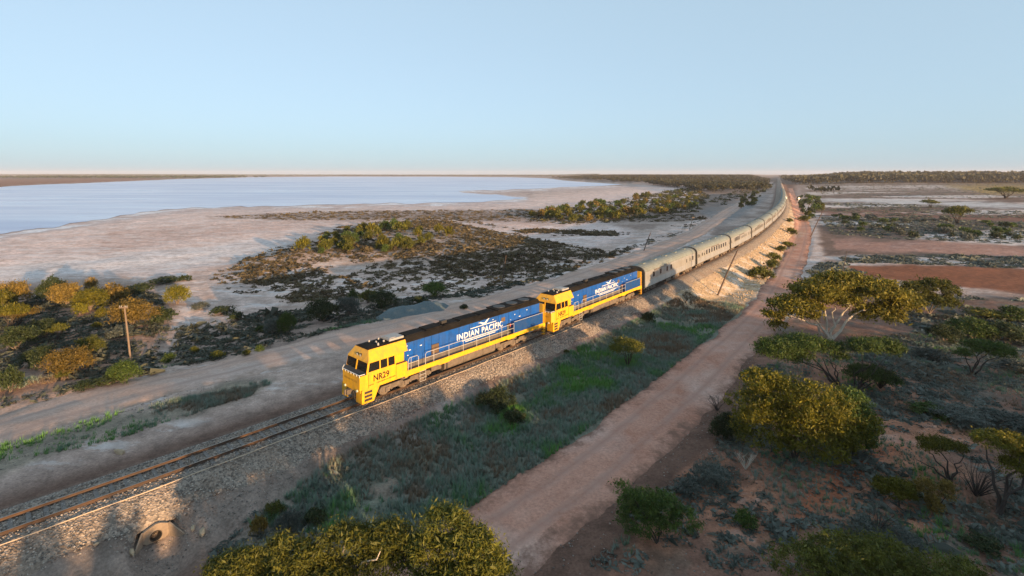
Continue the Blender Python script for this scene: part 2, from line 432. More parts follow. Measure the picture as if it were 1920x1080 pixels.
mu2 = nt.nodes.new('ShaderNodeMath'); mu2.operation = 'MULTIPLY'; nt.links.new(mu.outputs[0], mu2.inputs[0]); nt.links.new(fC, mu2.inputs[1])
g = nt.nodes.new('ShaderNodeCombineColor')
for i in range(3): nt.links.new(mu2.outputs[0], g.inputs[i])
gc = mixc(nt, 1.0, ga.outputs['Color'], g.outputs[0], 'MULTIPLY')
sp_ = nt.nodes.new('ShaderNodeSeparateColor'); nt.links.new(ga.outputs['Color'], sp_.inputs[0])       # crisp salt crust where the soil is already pale
mpg = nt.nodes.new('ShaderNodeMapping'); nt.links.new(pos, mpg.inputs[0]); mpg.inputs['Scale'].default_value = (.35, .8, 1); mpg.inputs['Rotation'].default_value = (0, 0, .5)
nS = ramp_noise(nt, mpg.outputs[0], .5, 9, .75); sm_ = nt.nodes.new('ShaderNodeMath'); sm_.operation = 'MULTIPLY'
nt.links.new(maprange(nt, nS, .52, .58, 0, .55), sm_.inputs[0]); nt.links.new(maprange(nt, sp_.outputs[0], .34, .5, 0, 1), sm_.inputs[1])
gc = mixc(nt, sm_.outputs[0], gc, (.74, .68, .66))
sm2 = nt.nodes.new('ShaderNodeMath'); sm2.operation = 'MULTIPLY'; nt.links.new(maprange(nt, nS, .47, .40, 0, .45), sm2.inputs[0]); nt.links.new(maprange(nt, sp_.outputs[0], .34, .5, 0, 1), sm2.inputs[1])
gc = mixc(nt, sm2.outputs[0], gc, (.40, .27, .215))
nt.links.new(gc, b.inputs['Base Color'])
b.inputs['Roughness'].default_value = 0.95; b.inputs['Specular IOR Level'].default_value = 0.15
bump(nt, nA, 0.7, 0.25, b)
me.materials.append(gm)
ground = link(bpy.data.objects.new('ground', me)); tag(ground, kind='structure')

# ------------------------------------------------------------------ salt lake
def densify(P, n):
    P = np.array(P); o = []
    for i in range(len(P)):
        a, c = P[i], P[(i+1) % len(P)]
        for k in range(n): o.append(a+(c-a)*k/n)
    return np.array(o)
lp = densify(LAKE_PX, 8)
lp[:, 1] += (fbm(lp[:, 0]*.03, lp[:, 1]*.2, 71)-.5)*np.clip((lp[:, 1]-330)*.12, .3, 9)
lm = MB(); lm.add([tuple(at(u, max(v, 329.6), -3.42)) for u, v in lp], [tuple(range(len(lp)))])
lk = bpy.data.materials.new('wet_salt'); lk.use_nodes = True; nt = lk.node_tree; b = nt.nodes['Principled BSDF']
ge = nt.nodes.new('ShaderNodeNewGeometry'); mp = nt.nodes.new('ShaderNodeMapping'); nt.links.new(ge.outputs['Position'], mp.inputs[0])
mp.inputs['Scale'].default_value = (0.003, 0.016, 1)
n = ramp_noise(nt, mp.outputs[0], 1.0, 8, .65)
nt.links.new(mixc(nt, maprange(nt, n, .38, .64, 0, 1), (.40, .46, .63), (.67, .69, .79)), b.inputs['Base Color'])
n2 = ramp_noise(nt, mp.outputs[0], 3.0, 5)
nt.links.new(maprange(nt, n2, .3, .7, .25, .5), b.inputs['Roughness'])
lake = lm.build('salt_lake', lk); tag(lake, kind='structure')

# ------------------------------------------------------------------ dirt roads (draped strips)
def strip(name, L, half, m, smin=0, zoff=0.0, nw=9, jag=.7, cols=None):
    seg = np.concatenate([[0], np.cumsum(np.linalg.norm(np.diff(L, axis=0), axis=1))])
    ss = [0.0]
    while ss[-1] < seg[-1]:
        p = np.array([np.interp(ss[-1], seg, L[:, 0]), np.interp(ss[-1], seg, L[:, 1])])
        ss.append(ss[-1] + max(.5, .012*np.linalg.norm(p)))
    ss = np.array(ss); X = np.interp(ss, seg, L[:, 0]); Y = np.interp(ss, seg, L[:, 1])
    tx = np.gradient(X); ty = np.gradient(Y); ln = np.hypot(tx, ty); tx /= ln; ty /= ln
    vs = []; ed = []
    for k in range(nw):
        f = -1 + 2*k/(nw-1)
        wv = half*(1 + (fbm(ss*.22, ss*0+k*3.1*(abs(f) > .9), 51+(f > 0), 3)-.5)*jag*(abs(f) > .5))
        px = X + ty*f*wv; py = Y - tx*f*wv
        rut = -.035*np.exp(-((abs(f)-.38)/.14)**2) + .03*(1-abs(f))
        z = _base_h(px, py) + (.02 + rut if abs(f) < .99 else -.16) + zoff
        vs.append(np.stack([px, py, z], 1)); ed.append(np.full(len(ss), abs(f)))
    V = np.stack(vs, 1).reshape(-1, 3); n = len(ss)
    i, k = np.meshgrid(np.arange(n-1), np.arange(nw-1), indexing='ij')
    F = np.stack([i*nw+k, i*nw+k+1, (i+1)*nw+k+1, (i+1)*nw+k], -1).reshape(-1, 4)
    me = np_mesh(name, V, F, [m], True, {'edge': ('FLOAT', np.stack(ed, 1))})
    o = link(bpy.data.objects.new(name, me)); tag(o, kind='structure'); return o
def road_mat(name, c0, c1, c2, c3):
    m = bpy.data.materials.new(name); m.use_nodes = True; nt = m.node_tree; b = nt.nodes['Principled BSDF']
    ge = nt.nodes.new('ShaderNodeNewGeometry'); p = ge.outputs['Position']
    a = nt.nodes.new('ShaderNodeAttribute'); a.attribute_name = 'edge'
    n1 = ramp_noise(nt, p, .25, 7, .7); n2 = ramp_noise(nt, p, 5, 5, .7); n3 = ramp_noise(nt, p, .07, 4)
    c = mixc(nt, maprange(nt, n1, .35, .66, 0, 1), c0, c1)
    c = mixc(nt, maprange(nt, n3, .52, .66, 0, .7), c, c2)
    wr = nt.nodes.new('ShaderNodeTexWave'); wr.bands_direction = 'X'
    f = maprange(nt, n2, .3, .7, .75, 1.25); g = nt.nodes.new('ShaderNodeCombineColor')
    for i in range(3): nt.links.new(f, g.inputs[i])
    c = mixc(nt, 1.0, c, g.outputs[0], 'MULTIPLY')
    rt_ = nt.nodes.new('ShaderNodeMath'); rt_.operation = 'PINGPONG'; rt_.inputs[1].default_value = .22
    sb_ = nt.nodes.new('ShaderNodeMath'); sb_.operation = 'SUBTRACT'; nt.links.new(a.outputs['Fac'], sb_.inputs[0]); sb_.inputs[1].default_value = .36
    ab_ = nt.nodes.new('ShaderNodeMath'); ab_.operation = 'ABSOLUTE'; nt.links.new(sb_.outputs[0], ab_.inputs[0])
    n5 = ramp_noise(nt, p, .6, 5, .7); rf_ = nt.nodes.new('ShaderNodeMath'); rf_.operation = 'MULTIPLY'
    nt.links.new(maprange(nt, ab_.outputs[0], .04, .16, .85, 0), rf_.inputs[0]); nt.links.new(maprange(nt, n5, .35, .6, .1, 1), rf_.inputs[1])
    dk = mixc(nt, rf_.outputs[0], c, mixc(nt, .5, c0, c2))
    dk = mixc(nt, maprange(nt, ab_.outputs[0], .0, .13, .35, 0), dk, (c0[0]*.6, c0[1]*.55, c0[2]*.55))
    n4 = ramp_noise(nt, p, 1.1, 6, .7); ad_ = nt.nodes.new('ShaderNodeMath'); ad_.operation = 'ADD'
    nt.links.new(a.outputs['Fac'], ad_.inputs[0]); nt.links.new(maprange(nt, n4, .3, .7, -.28, .28), ad_.inputs[1])
    dk = mixc(nt, maprange(nt, ad_.outputs[0], .62, .95, 0, .92), dk, c3)
    nt.links.new(dk, b.inputs['Base Color']); b.inputs['Roughness'].default_value = .95; b.inputs['Specular IOR Level'].default_value = .1
    bump(nt, n2, .5, .05, b); return m
strip('dirt_road', ROADL, 4.5, road_mat('tan_dirt', (.44,.285,.22), (.55,.39,.32), (.50,.41,.37), (.33,.24,.19)))
strip('red_dirt_road', ROADR, 3.2, road_mat('red_dirt', (.40,.19,.13), (.52,.29,.215), (.56,.42,.36), (.20,.11,.08)))
# ------------------------------------------------------------------ track: ballast bed, sleepers, rails
M_ballast = bpy.data.materials.new('ballast_stone'); M_ballast.use_nodes = True
nt = M_ballast.node_tree; b = nt.nodes['Principled BSDF']
ge = nt.nodes.new('ShaderNodeNewGeometry')
vo = nt.nodes.new('ShaderNodeTexVoronoi'); vo.inputs['Scale'].default_value = 9.0; nt.links.new(ge.outputs['Position'], vo.inputs['Vector'])
sx = nt.nodes.new('ShaderNodeSeparateColor'); nt.links.new(vo.outputs['Color'], sx.inputs[0])
c = mixc(nt, sx.outputs[0], (.14, .118, .10), (.40, .325, .265))
n = ramp_noise(nt, ge.outputs['Position'], .5, 5)
c = mixc(nt, maprange(nt, n, .45, .7, 0, .55), c, (.24, .155, .105))
nt.links.new(c, b.inputs['Base Color']); b.inputs['Roughness'].default_value = .9; b.inputs['Specular IOR Level'].default_value = .2
bump(nt, vo.outputs['Distance'], .9, .08, b)
BP = [(-5.4,-1.85),(-4.2,-1.3),(-2.6,-.55),(-1.75,-.26),(-1.0,-.20),(-.72,-.205),(-.4,-.24),(.0,-.215),(.4,-.24),(.72,-.205),(1.0,-.20),(1.75,-.26),(2.3,-.58),(3.1,-1.04),(4.0,-1.62)]
ss = [-75.0]
while ss[-1] < 2600:
    p = tpos(ss[-1]); ss.append(ss[-1] + max(.35, .012*np.hypot(*p)))
ss = np.array(ss); vs = []
rn = np.random.default_rng(4)
JG = fbm(ss[:, None]*.7 + np.zeros((1, len(BP))), np.array([[q[0]*9. for q in BP]]) + ss[:, None]*0, 61, 3)
for si, s in enumerate(ss):
    t = tdir(s); p = tpos(s); nn = np.array([t[1], -t[0]])
    for di, (d, z) in enumerate(BP):
        q = p + nn*(d + (JG[si, di]-.5)*.5*(abs(d) > 1.5))
        if abs(s+13.3) < 1.1 and d > 3: q = p + nn*3.30; z = -1.12 if d < 3.5 else -1.36
        elif abs(s+13.3) < 2.8 and d > 3.5: z -= .6
        vs.append((q[0], q[1], z + (rn.random()-.5)*.05*(abs(d) > .3)))
n = len(ss); nw = len(BP); i, k = np.meshgrid(np.arange(n-1), np.arange(nw-1), indexing='ij')
F = np.stack([i*nw+k, i*nw+k+1, (i+1)*nw+k+1, (i+1)*nw+k], -1).reshape(-1, 4)
bal = link(bpy.data.objects.new('ballast_bed', np_mesh('ballast_bed', np.array(vs), F, [M_ballast], True))); tag(bal, kind='structure')
# loose stones lying proud of the bed where the camera is near
def scatter_mesh(name, T, TF, P, rotz, scl, mats, attrs=None, tilt=None, parent=None):
    """one mesh made of many copies of a template (T verts, TF faces)"""
    N = len(P); c, s_ = np.cos(rotz), np.sin(rotz); scl = np.asarray(scl, float)
    if scl.ndim == 1: scl = np.stack([scl]*3, 1)
    W = T[None]*scl[:, None, :]
    X = W[..., 0]*c[:, None] - W[..., 1]*s_[:, None]; Y = W[..., 0]*s_[:, None] + W[..., 1]*c[:, None]
    V = np.stack([X, Y, W[..., 2]], -1) + np.asarray(P)[:, None, :]
    F = (TF[None] + (np.arange(N)*len(T))[:, None, None]).reshape(-1, TF.shape[1])
    at_ = {}
    for k, (typ, d) in (attrs or {}).items():
        d = np.asarray(d); at_[k] = (typ, np.repeat(d, len(T), axis=0) if d.ndim == 1 else d.reshape(-1))
    return link(bpy.data.objects.new(name, np_mesh(name, V.reshape(-1, 3), F, mats, False, at_)), parent)
OCT = np.array([(1,0,0),(-.8,.2,0),(.1,.9,.05),(0,-1,-.1),(.1,0,.75),(0,.1,-.6)], float)
OCF = np.array([(0,2,4),(2,1,4),(1,3,4),(3,0,4),(2,0,5),(1,2,5),(3,1,5),(0,3,5)])
M_stone = leaf_mat('loose_stone', (.11, .09, .078), (.48, .41, .35), 0.0)
rn = np.random.default_rng(8); N = 32000
s_ = -38 + 92*rn.random(N)**1.25; d_ = rn.uniform(-4.2, 3.7, N); keep = (np.abs(d_) > .05); P = []
bz = np.interp(d_, [q[0] for q in BP], [q[1] for q in BP])
tt = np.array([tdir(q) for q in np.linspace(-40, 60, 101)]); ti = np.clip((s_+40).astype(int), 0, 100)
cut = ~((np.abs(s_+13.3) < 1.3) & (d_ > 3.0)); s_ = s_[cut]; d_ = d_[cut]; bz = bz[cut]; ti = ti[cut]; N = len(s_)
px = np.interp(s_, TS, TL[:, 0]) + d_*tt[ti, 1]; py = np.interp(s_, TS, TL[:, 1]) - d_*tt[ti, 0]
st = scatter_mesh('ballast_stones', OCT, OCF, np.stack([px, py, bz+.02], 1), rn.uniform(0, 6.28, N), rn.uniform(.035, .085, N), [M_stone], {'tint': ('FLOAT', rn.random(N)**1.6)})
tag(st, 'loose grey and tan crushed stones over the track bed', 'gravel', kind='stuff')

M_rail = mat('rail_steel', (.06, .04, .03), .7, 0, dirt=(.14, .07, .035), dscale=.6, damt=.6, spec=.2)
M_head = mat('rail_head', (.30, .23, .18), .4, .8)
M_sleeper = mat('sleeper_concrete', (.20, .18, .165), .9, dirt=(.11, .085, .07), dscale=3, damt=.8)
track = empty('railway_track', toff(-20, 0, -.4))
tag(track, 'single railway track with steel rails on sleepers leading under the train', 'railway track')
def rail_mesh(d):
    prof = [(-.07,-.17),(.07,-.17),(.07,-.15),(.012,-.13),(.012,-.04),(.036,-.03),(.036,-.002),(-.036,-.002),(-.036,-.03),(-.012,-.04),(-.012,-.13),(-.07,-.15)]
    sr = [-75.0]
    while sr[-1] < 2500: sr.append(sr[-1] + max(1.0, .02*np.hypot(*tpos(sr[-1]))))
    V = []; n = len(prof)
    for s in sr:
        for a, z in prof: V.append(toff(s, d+a, z))
    i, k = np.meshgrid(np.arange(len(sr)-1), np.arange(n), indexing='ij'); k2 = (k+1) % n
    F = np.stack([i*n+k, i*n+k2, (i+1)*n+k2, (i+1)*n+k], -1).reshape(-1, 4)
    V2 = []; F2 = []
    for j, s in enumerate(sr):
        V2 += [toff(s, d-.033, .0015), toff(s, d+.033, .0015)]
        if j: F2.append((2*j-2, 2*j-1, 2*j+1, 2*j))
    return np.array(V), F, np.array(V2), np.array(F2)
org = np.array(track.location)
for d in (-.7175, .7175):
    V, F, V2, F2 = rail_mesh(d)
    r = link(bpy.data.objects.new('rail', np_mesh('rail', V-org, F, [M_rail])), track)
    link(bpy.data.objects.new('running_surface', np_mesh('running_surface', V2-org, F2, [M_head])), r)
slm = MB(); slm.add([(-1.25,-.125,-.42),(1.25,-.125,-.42),(1.25,.125,-.42),(-1.25,.125,-.42),(-1.22,-.10,-.185),(1.22,-.10,-.185),(1.22,.10,-.185),(-1.22,.10,-.185)],
    ((3,2,1,0),(4,5,6,7),(0,1,5,4),(1,2,6,5),(2,3,7,6),(3,0,4,7)))
for q in (-.7175, .7175):
    slm.box(q-.17, q-.08, -.07, .07, -.19, -.14); slm.box(q+.08, q+.17, -.07, .07, -.19, -.14)
sl0 = slm.build('sleeper', M_sleeper, track)
first = True; s = -33.0
while s < 3.5:
    o = sl0 if first else link(sl0.copy(), track)
    first = False; p = toff(s, 0, 0); t = tdir(s)
    o.location = (p[0]-org[0], p[1]-org[1], -org[2]-.0 + random.Random(s).uniform(-.012, .012))
    o.rotation_euler = (0, 0, math.atan2(t[1], t[0]) - math.pi/2); s += .68
# signal cable laid on the shoulder
M_cable = mat('cable_sheath', (.50, .38, .27), .7)
cb = MB(); pts = [toff(s, 1.62 + .05*math.sin(s*.35) + .03*math.sin(s*1.3), -.17 - .0) for s in np.arange(-45, 30, .8)]
cb.tube(pts, .028, n=6)
tag(cb.build('trackside_cable', M_cable), 'thin pale cable lying along the ballast shoulder beside the near rail', 'cable')

# ------------------------------------------------------------------ culvert
M_conc = mat('old_concrete', (.27, .205, .15), .9, dirt=(.16, .12, .09), dscale=1.2, damt=.7, bmp=.4, bscale=14)
cs = -13.3
cpos = toff(cs, 3.50, -2.02); t = tdir(cs)
cul = empty('culvert', cpos, math.atan2(t[1], t[0]))      # local x along the track, local -y towards the camera's side
cul.scale = (.54, .54, .54)
tag(cul, 'small concrete culvert with round pipe mouth under the railway bank', 'culvert')
hw = MB(); n = 20; r = .46; zc = .55
ring = [(r*math.cos(a), zc + r*math.sin(a)) for a in np.linspace(-math.pi/2, 3*math.pi/2, n, endpoint=False)]
outer = [(-1.05, 0), (1.05, 0), (1.05, 1.35), (.15, 1.75), (-1.05, 1.35)]
def ray_out(x, z):
    dx, dz = x, z-zc; best = 1e9
    for a, b2 in zip(outer, outer[1:]+outer[:1]):
        ex, ez = b2[0]-a[0], b2[1]-a[1]; den = dx*ez-dz*ex
        if abs(den) < 1e-9: continue
        k = ((a[0]-0)*ez-(a[1]-zc)*ex)/den; m = ((a[0])*dz-(a[1]-zc)*dx)/den
        if k > 0 and -1e-6 <= m <= 1+1e-6: best = min(best, k)
    return (dx*best, zc+dz*best)
out = [ray_out(*p) for p in ring]
vs = []
for y in (-.13, .13):
    vs += [(x, y, z) for x, z in ring] + [(x, y, z) for x, z in out]
fs = []
for k in range(n):
    k2 = (k+1) % n
    fs += [(k, k2, n+k2, n+k), (2*n+k, 3*n+k, 3*n+k2, 2*n+k2), (k, 2*n+k, 2*n+k2, k2), (n+k, n+k2, 3*n+k2, 3*n+k)]
hw.add(vs, fs); hw.build('headwall', M_conc, cul)
for sx in (-1, 1):
    ww = MB(); L = 1.7 if sx > 0 else 1.2
    d = Vector((sx*.62, -.78, 0)).normalized(); a = Vector((sx*1.05, -.10, 0)); nrm = Vector((d.y, -d.x, 0))*.16*sx
    e = a + d*L
    ww.slab([a, e, e + Vector((0, 0, .28)), a + Vector((0, 0, 1.35))], nrm); ww.build('wing_wall', M_conc, cul)
pp = MB(); vs = []; fs = []; n = 20
for y, rr_ in ((-.16, .46), (-.16, .53), (3.0, .53), (3.0, .45)):
    vs += [(rr_*math.cos(q), y, zc + rr_*math.sin(q)) for q in np.linspace(0, 2*math.pi, n, endpoint=False)]
for a_, b_ in ((0, 1), (1, 2), (3, 0)):
    fs += [(a_*n+k, a_*n+(k+1) % n, b_*n+(k+1) % n, b_*n+k) for k in range(n)]
pp.add(vs, fs); pp.build('pipe', mat('shade_dark_pipe', (.05, .04, .032), .95), cul)  # near-black colour stands in for the shade inside the pipe
# rocks round the culvert
M_rock = mat('tan_rock', (.42, .31, .20), .9, dirt=(.2, .15, .11), dscale=4, bmp=.5, bscale=9)
def rock_mesh(seed, sub=1):
    import bmesh
    bm = bmesh.new(); bmesh.ops.create_icosphere(bm, subdivisions=sub, radius=1); rg = random.Random(seed)
    pl = [(Vector((rg.gauss(0,1), rg.gauss(0,1), rg.gauss(0,1))).normalized(), rg.uniform(.35, .75)) for _ in range(7)]
    for v in bm.verts:
        for nrm, dd in pl:
            k = v.co.dot(nrm)
            if k > dd: v.co -= nrm*(k-dd)
    me = bpy.data.meshes.new('rock'); bm.to_mesh(me); bm.free(); me.materials.append(M_rock); return me
RK = [rock_mesh(s) for s in (1, 2, 3)]
for (u, v, rx, lab) in ((362, 992, .24, 'squarish tan rock touching the right end of the culvert wing wall'), (380, 1000, .34, 'long tan rock right of the culvert wing wall'),
                       (246, 1038, .26, 'pale flat rock below left of the culvert'), (262, 1026, .16, 'small tan rock at the left foot of the culvert'),
                       (181, 1022, .16, 'lone pale rock on the bank slope left of the culvert'), (109, 1017, .13, 'small white rock on the ballast slope near the frame corner'),
                       (224, 850, .42, 'flat white rock beside the green weeds left of the track'), (605, 965, .16, 'small white rock in the shaded grass under the bank')):
    p = gpos(u, v); o = link(bpy.data.objects.new('rock', RK[int(u) % 3])); o.location = p + Vector((0, 0, rx*.25))
    o.scale = (rx*1.3, rx*.8, rx*.6); o.rotation_euler = (0, 0, u*.7); tag(o, lab, 'rock', 'rocks by the railway bank')
# blue-grey ballast stockpile by the service road
M_heap = mat('heap_gravel', (.10, .135, .145), .95, dirt=(.19, .18, .165), dscale=2.5, damt=.6, var=.4, vscale=9, bmp=.8, bscale=12)
a = gpos(705, 603); c_ = gpos(850, 577); ax = (c_-a); Lh = ax.length
nx, ny = 60, 16; vs = []
for i in range(nx+1):
    for j in range(ny+1):
        f = i/nx; g_ = -1+2*j/ny
        wdt = 2.6*min(1, 4*f+.1, 5*(1-f)+.1)**.6*(0.85+.3*vnoise(f*9, 0, 5)); q = a + ax*f + Vector((-ax.y, ax.x, 0)).normalized()*(g_*wdt + 1.2)
        hz = 1.0*max(0, 1-abs(g_)**1.3)*min(1, 5*f, 6*(1-f))*(.75+.5*float(vnoise(f*14, g_*2, 7))) + .05*random.random()
        vs.append((q.x-a.x, q.y-a.y, hgt(q.x, q.y)-a.z + hz - .06))
i, k = np.meshgrid(np.arange(nx), np.arange(ny), indexing='ij'); nw = ny+1
F = np.stack([i*nw+k, (i+1)*nw+k, (i+1)*nw+k+1, i*nw+k+1], -1).reshape(-1, 4)
hp = link(bpy.data.objects.new('gravel_heap', np_mesh('gravel_heap', np.array(vs), F, [M_heap], True))); hp.location = a
tag(hp, 'long low heap of blue grey gravel beside the dirt road behind the train', 'gravel heap')
# ------------------------------------------------------------------ train materials
M_yel = mat('yellow_paint', (.80, .40, .010), .42, dirt=(.45, .25, .06), dscale=1.6, damt=.5, var=.12, streak=(.40, .22, .05))
M_blue = mat('blue_paint', (.008, .085, .36), .36, dirt=(.055, .085, .17), dscale=1.3, damt=.5, var=.2, streak=(.02, .055, .16))
M_dblue = mat('dark_blue_paint', (.008, .055, .20), .4, dirt=(.05, .07, .12), dscale=1.2, damt=.4)
M_seam = mat('shadowed_blue_frame', (.006, .03, .11), .5)
M_black = mat('sooty_roof', (.010, .009, .0085), .85, dirt=(.036, .03, .024), dscale=.7, damt=.6, spec=.1)
M_under = mat('dusty_underframe', (.115, .09, .07), .85, dirt=(.24, .18, .13), dscale=2.2, damt=.7)
M_deck = mat('walkway_plate', (.10, .085, .075), .8, dirt=(.19, .15, .12), dscale=2)
M_dark = mat('dark_metal', (.03, .027, .025), .6)
M_white = mat('white_paint', (.72, .71, .68), .5, var=.05)
M_greyp = mat('grey_paint', (.36, .34, .32), .6, dirt=(.2, .17, .14), dscale=3)
M_brown = mat('brown_grille', (.12, .075, .045), .8)
M_txt = mat('dark_lettering', (.012, .012, .014), .8, spec=.1)
M_fade = mat('faded_lettering', (.36, .20, .02), .6)
M_int = mat('cab_interior', (.10, .085, .07), .8)
M_steel = mat('stainless_steel', (.46, .445, .42), .42, .5, dirt=(.31, .27, .22), dscale=.5, damt=.6, var=.08, streak=(.27, .24, .21))
M_sroof = mat('dusty_steel_roof', (.20, .22, .205), .75, 0, dirt=(.13, .12, .10), dscale=.45, damt=.7, spec=.2)
M_lens = mat('lamp_lens', (.75, .72, .6), .1)
M_glass = bpy.data.materials.new('tinted_glass'); M_glass.use_nodes = True; nt = M_glass.node_tree
b = nt.nodes['Principled BSDF']; b.inputs['Base Color'].default_value = (.02, .022, .022, 1); b.inputs['Roughness'].default_value = .06
tr = nt.nodes.new('ShaderNodeBsdfTransparent'); tr.inputs[0].default_value = (.62, .64, .62, 1)
mx = nt.nodes.new('ShaderNodeMixShader'); mx.inputs[0].default_value = .55
nt.links.new(b.outputs[0], mx.inputs[2]); nt.links.new(tr.outputs[0], mx.inputs[1]); nt.links.new(mx.outputs[0], nt.nodes['Material Output'].inputs[0])
M_pane = mat('dark_window', (.012, .012, .013), .12)

_txt = {}
def text(name, body, size, loc, rot, m, parent, bold=.012, squeeze=1.0, spacing=1.0):
    cu = bpy.data.curves.new(name, 'FONT'); cu.body = body; cu.size = size; cu.align_x = 'CENTER'; cu.align_y = 'CENTER'
    cu.extrude = .006; cu.offset = bold; cu.space_character = spacing; cu.resolution_u = 3
    ob = bpy.data.objects.new(name + '_tmp', cu); COL.objects.link(ob)
    bpy.context.view_layer.update()
    me = bpy.data.meshes.new_from_object(ob.evaluated_get(bpy.context.evaluated_depsgraph_get()))
    me.name = name; me.materials.clear(); me.materials.append(m)
    bpy.data.objects.remove(ob)
    o = link(bpy.data.objects.new(name, me), parent); o.location = loc; o.rotation_euler = rot; o.scale = (squeeze, 1, 1)
    return o
SIDE = (R(90), 0, R(180)); FRONT = (R(90), 0, R(90))

# ------------------------------------------------------------------ locomotive (x forward, +y the camera's side, z up from rail head)
LL = 22.3
def bogie(parent, x0, axles, rw, m, ym=1.12):
    bg = MB(); half = axles[-1] + .75
    for sy in (-1, 1):
        y0, y1 = sorted((sy*(ym-.09), sy*(ym+.09)))
        prof = [(-half, .62), (-half+.25, .86), (-.5, .86), (-.35, .70), (.35, .70), (.5, .86), (half-.25, .86), (half, .62), (half-.1, .48), (-half+.1, .48)]
        bg.slab([(x, y1, z) for x, z in prof], (0, y1-y0, 0))
        for a in axles:
            bg.box(a-.2, a+.2, y0-.03 if sy < 0 else y1, y0 if sy < 0 else y1+.07, .36, .72)
            for q in (-.42, .42):
                bg.cyl((a+q, sy*(ym+.06), .42), (a+q, sy*(ym+.06), .84), .075, 8)
    bg.box(-half+.3, half-.3, -.9, .9, .55, .80)
    o = bg.build('bogie', m, parent); o.location = (x0, 0, 0)
    wm = None
    for a in axles:
        for sy in (-1, 1):
            if wm is None:
                q = MB(); q.cyl((0, -.06, 0), (0, .06, 0), rw, 20); q.cyl((0, -.09, 0), (0, -.055, 0), rw+.03, 20); q.cyl((0, .05, 0), (0, .12, 0), .14, 10)
                wm = q.build('wheel', M_under, o); w_ = wm
            else:
                w_ = link(wm.copy(), o)
            w_.location = (a, sy*.76, rw); w_.rotation_euler = (0, 0, 0 if sy > 0 else math.pi)
    return o

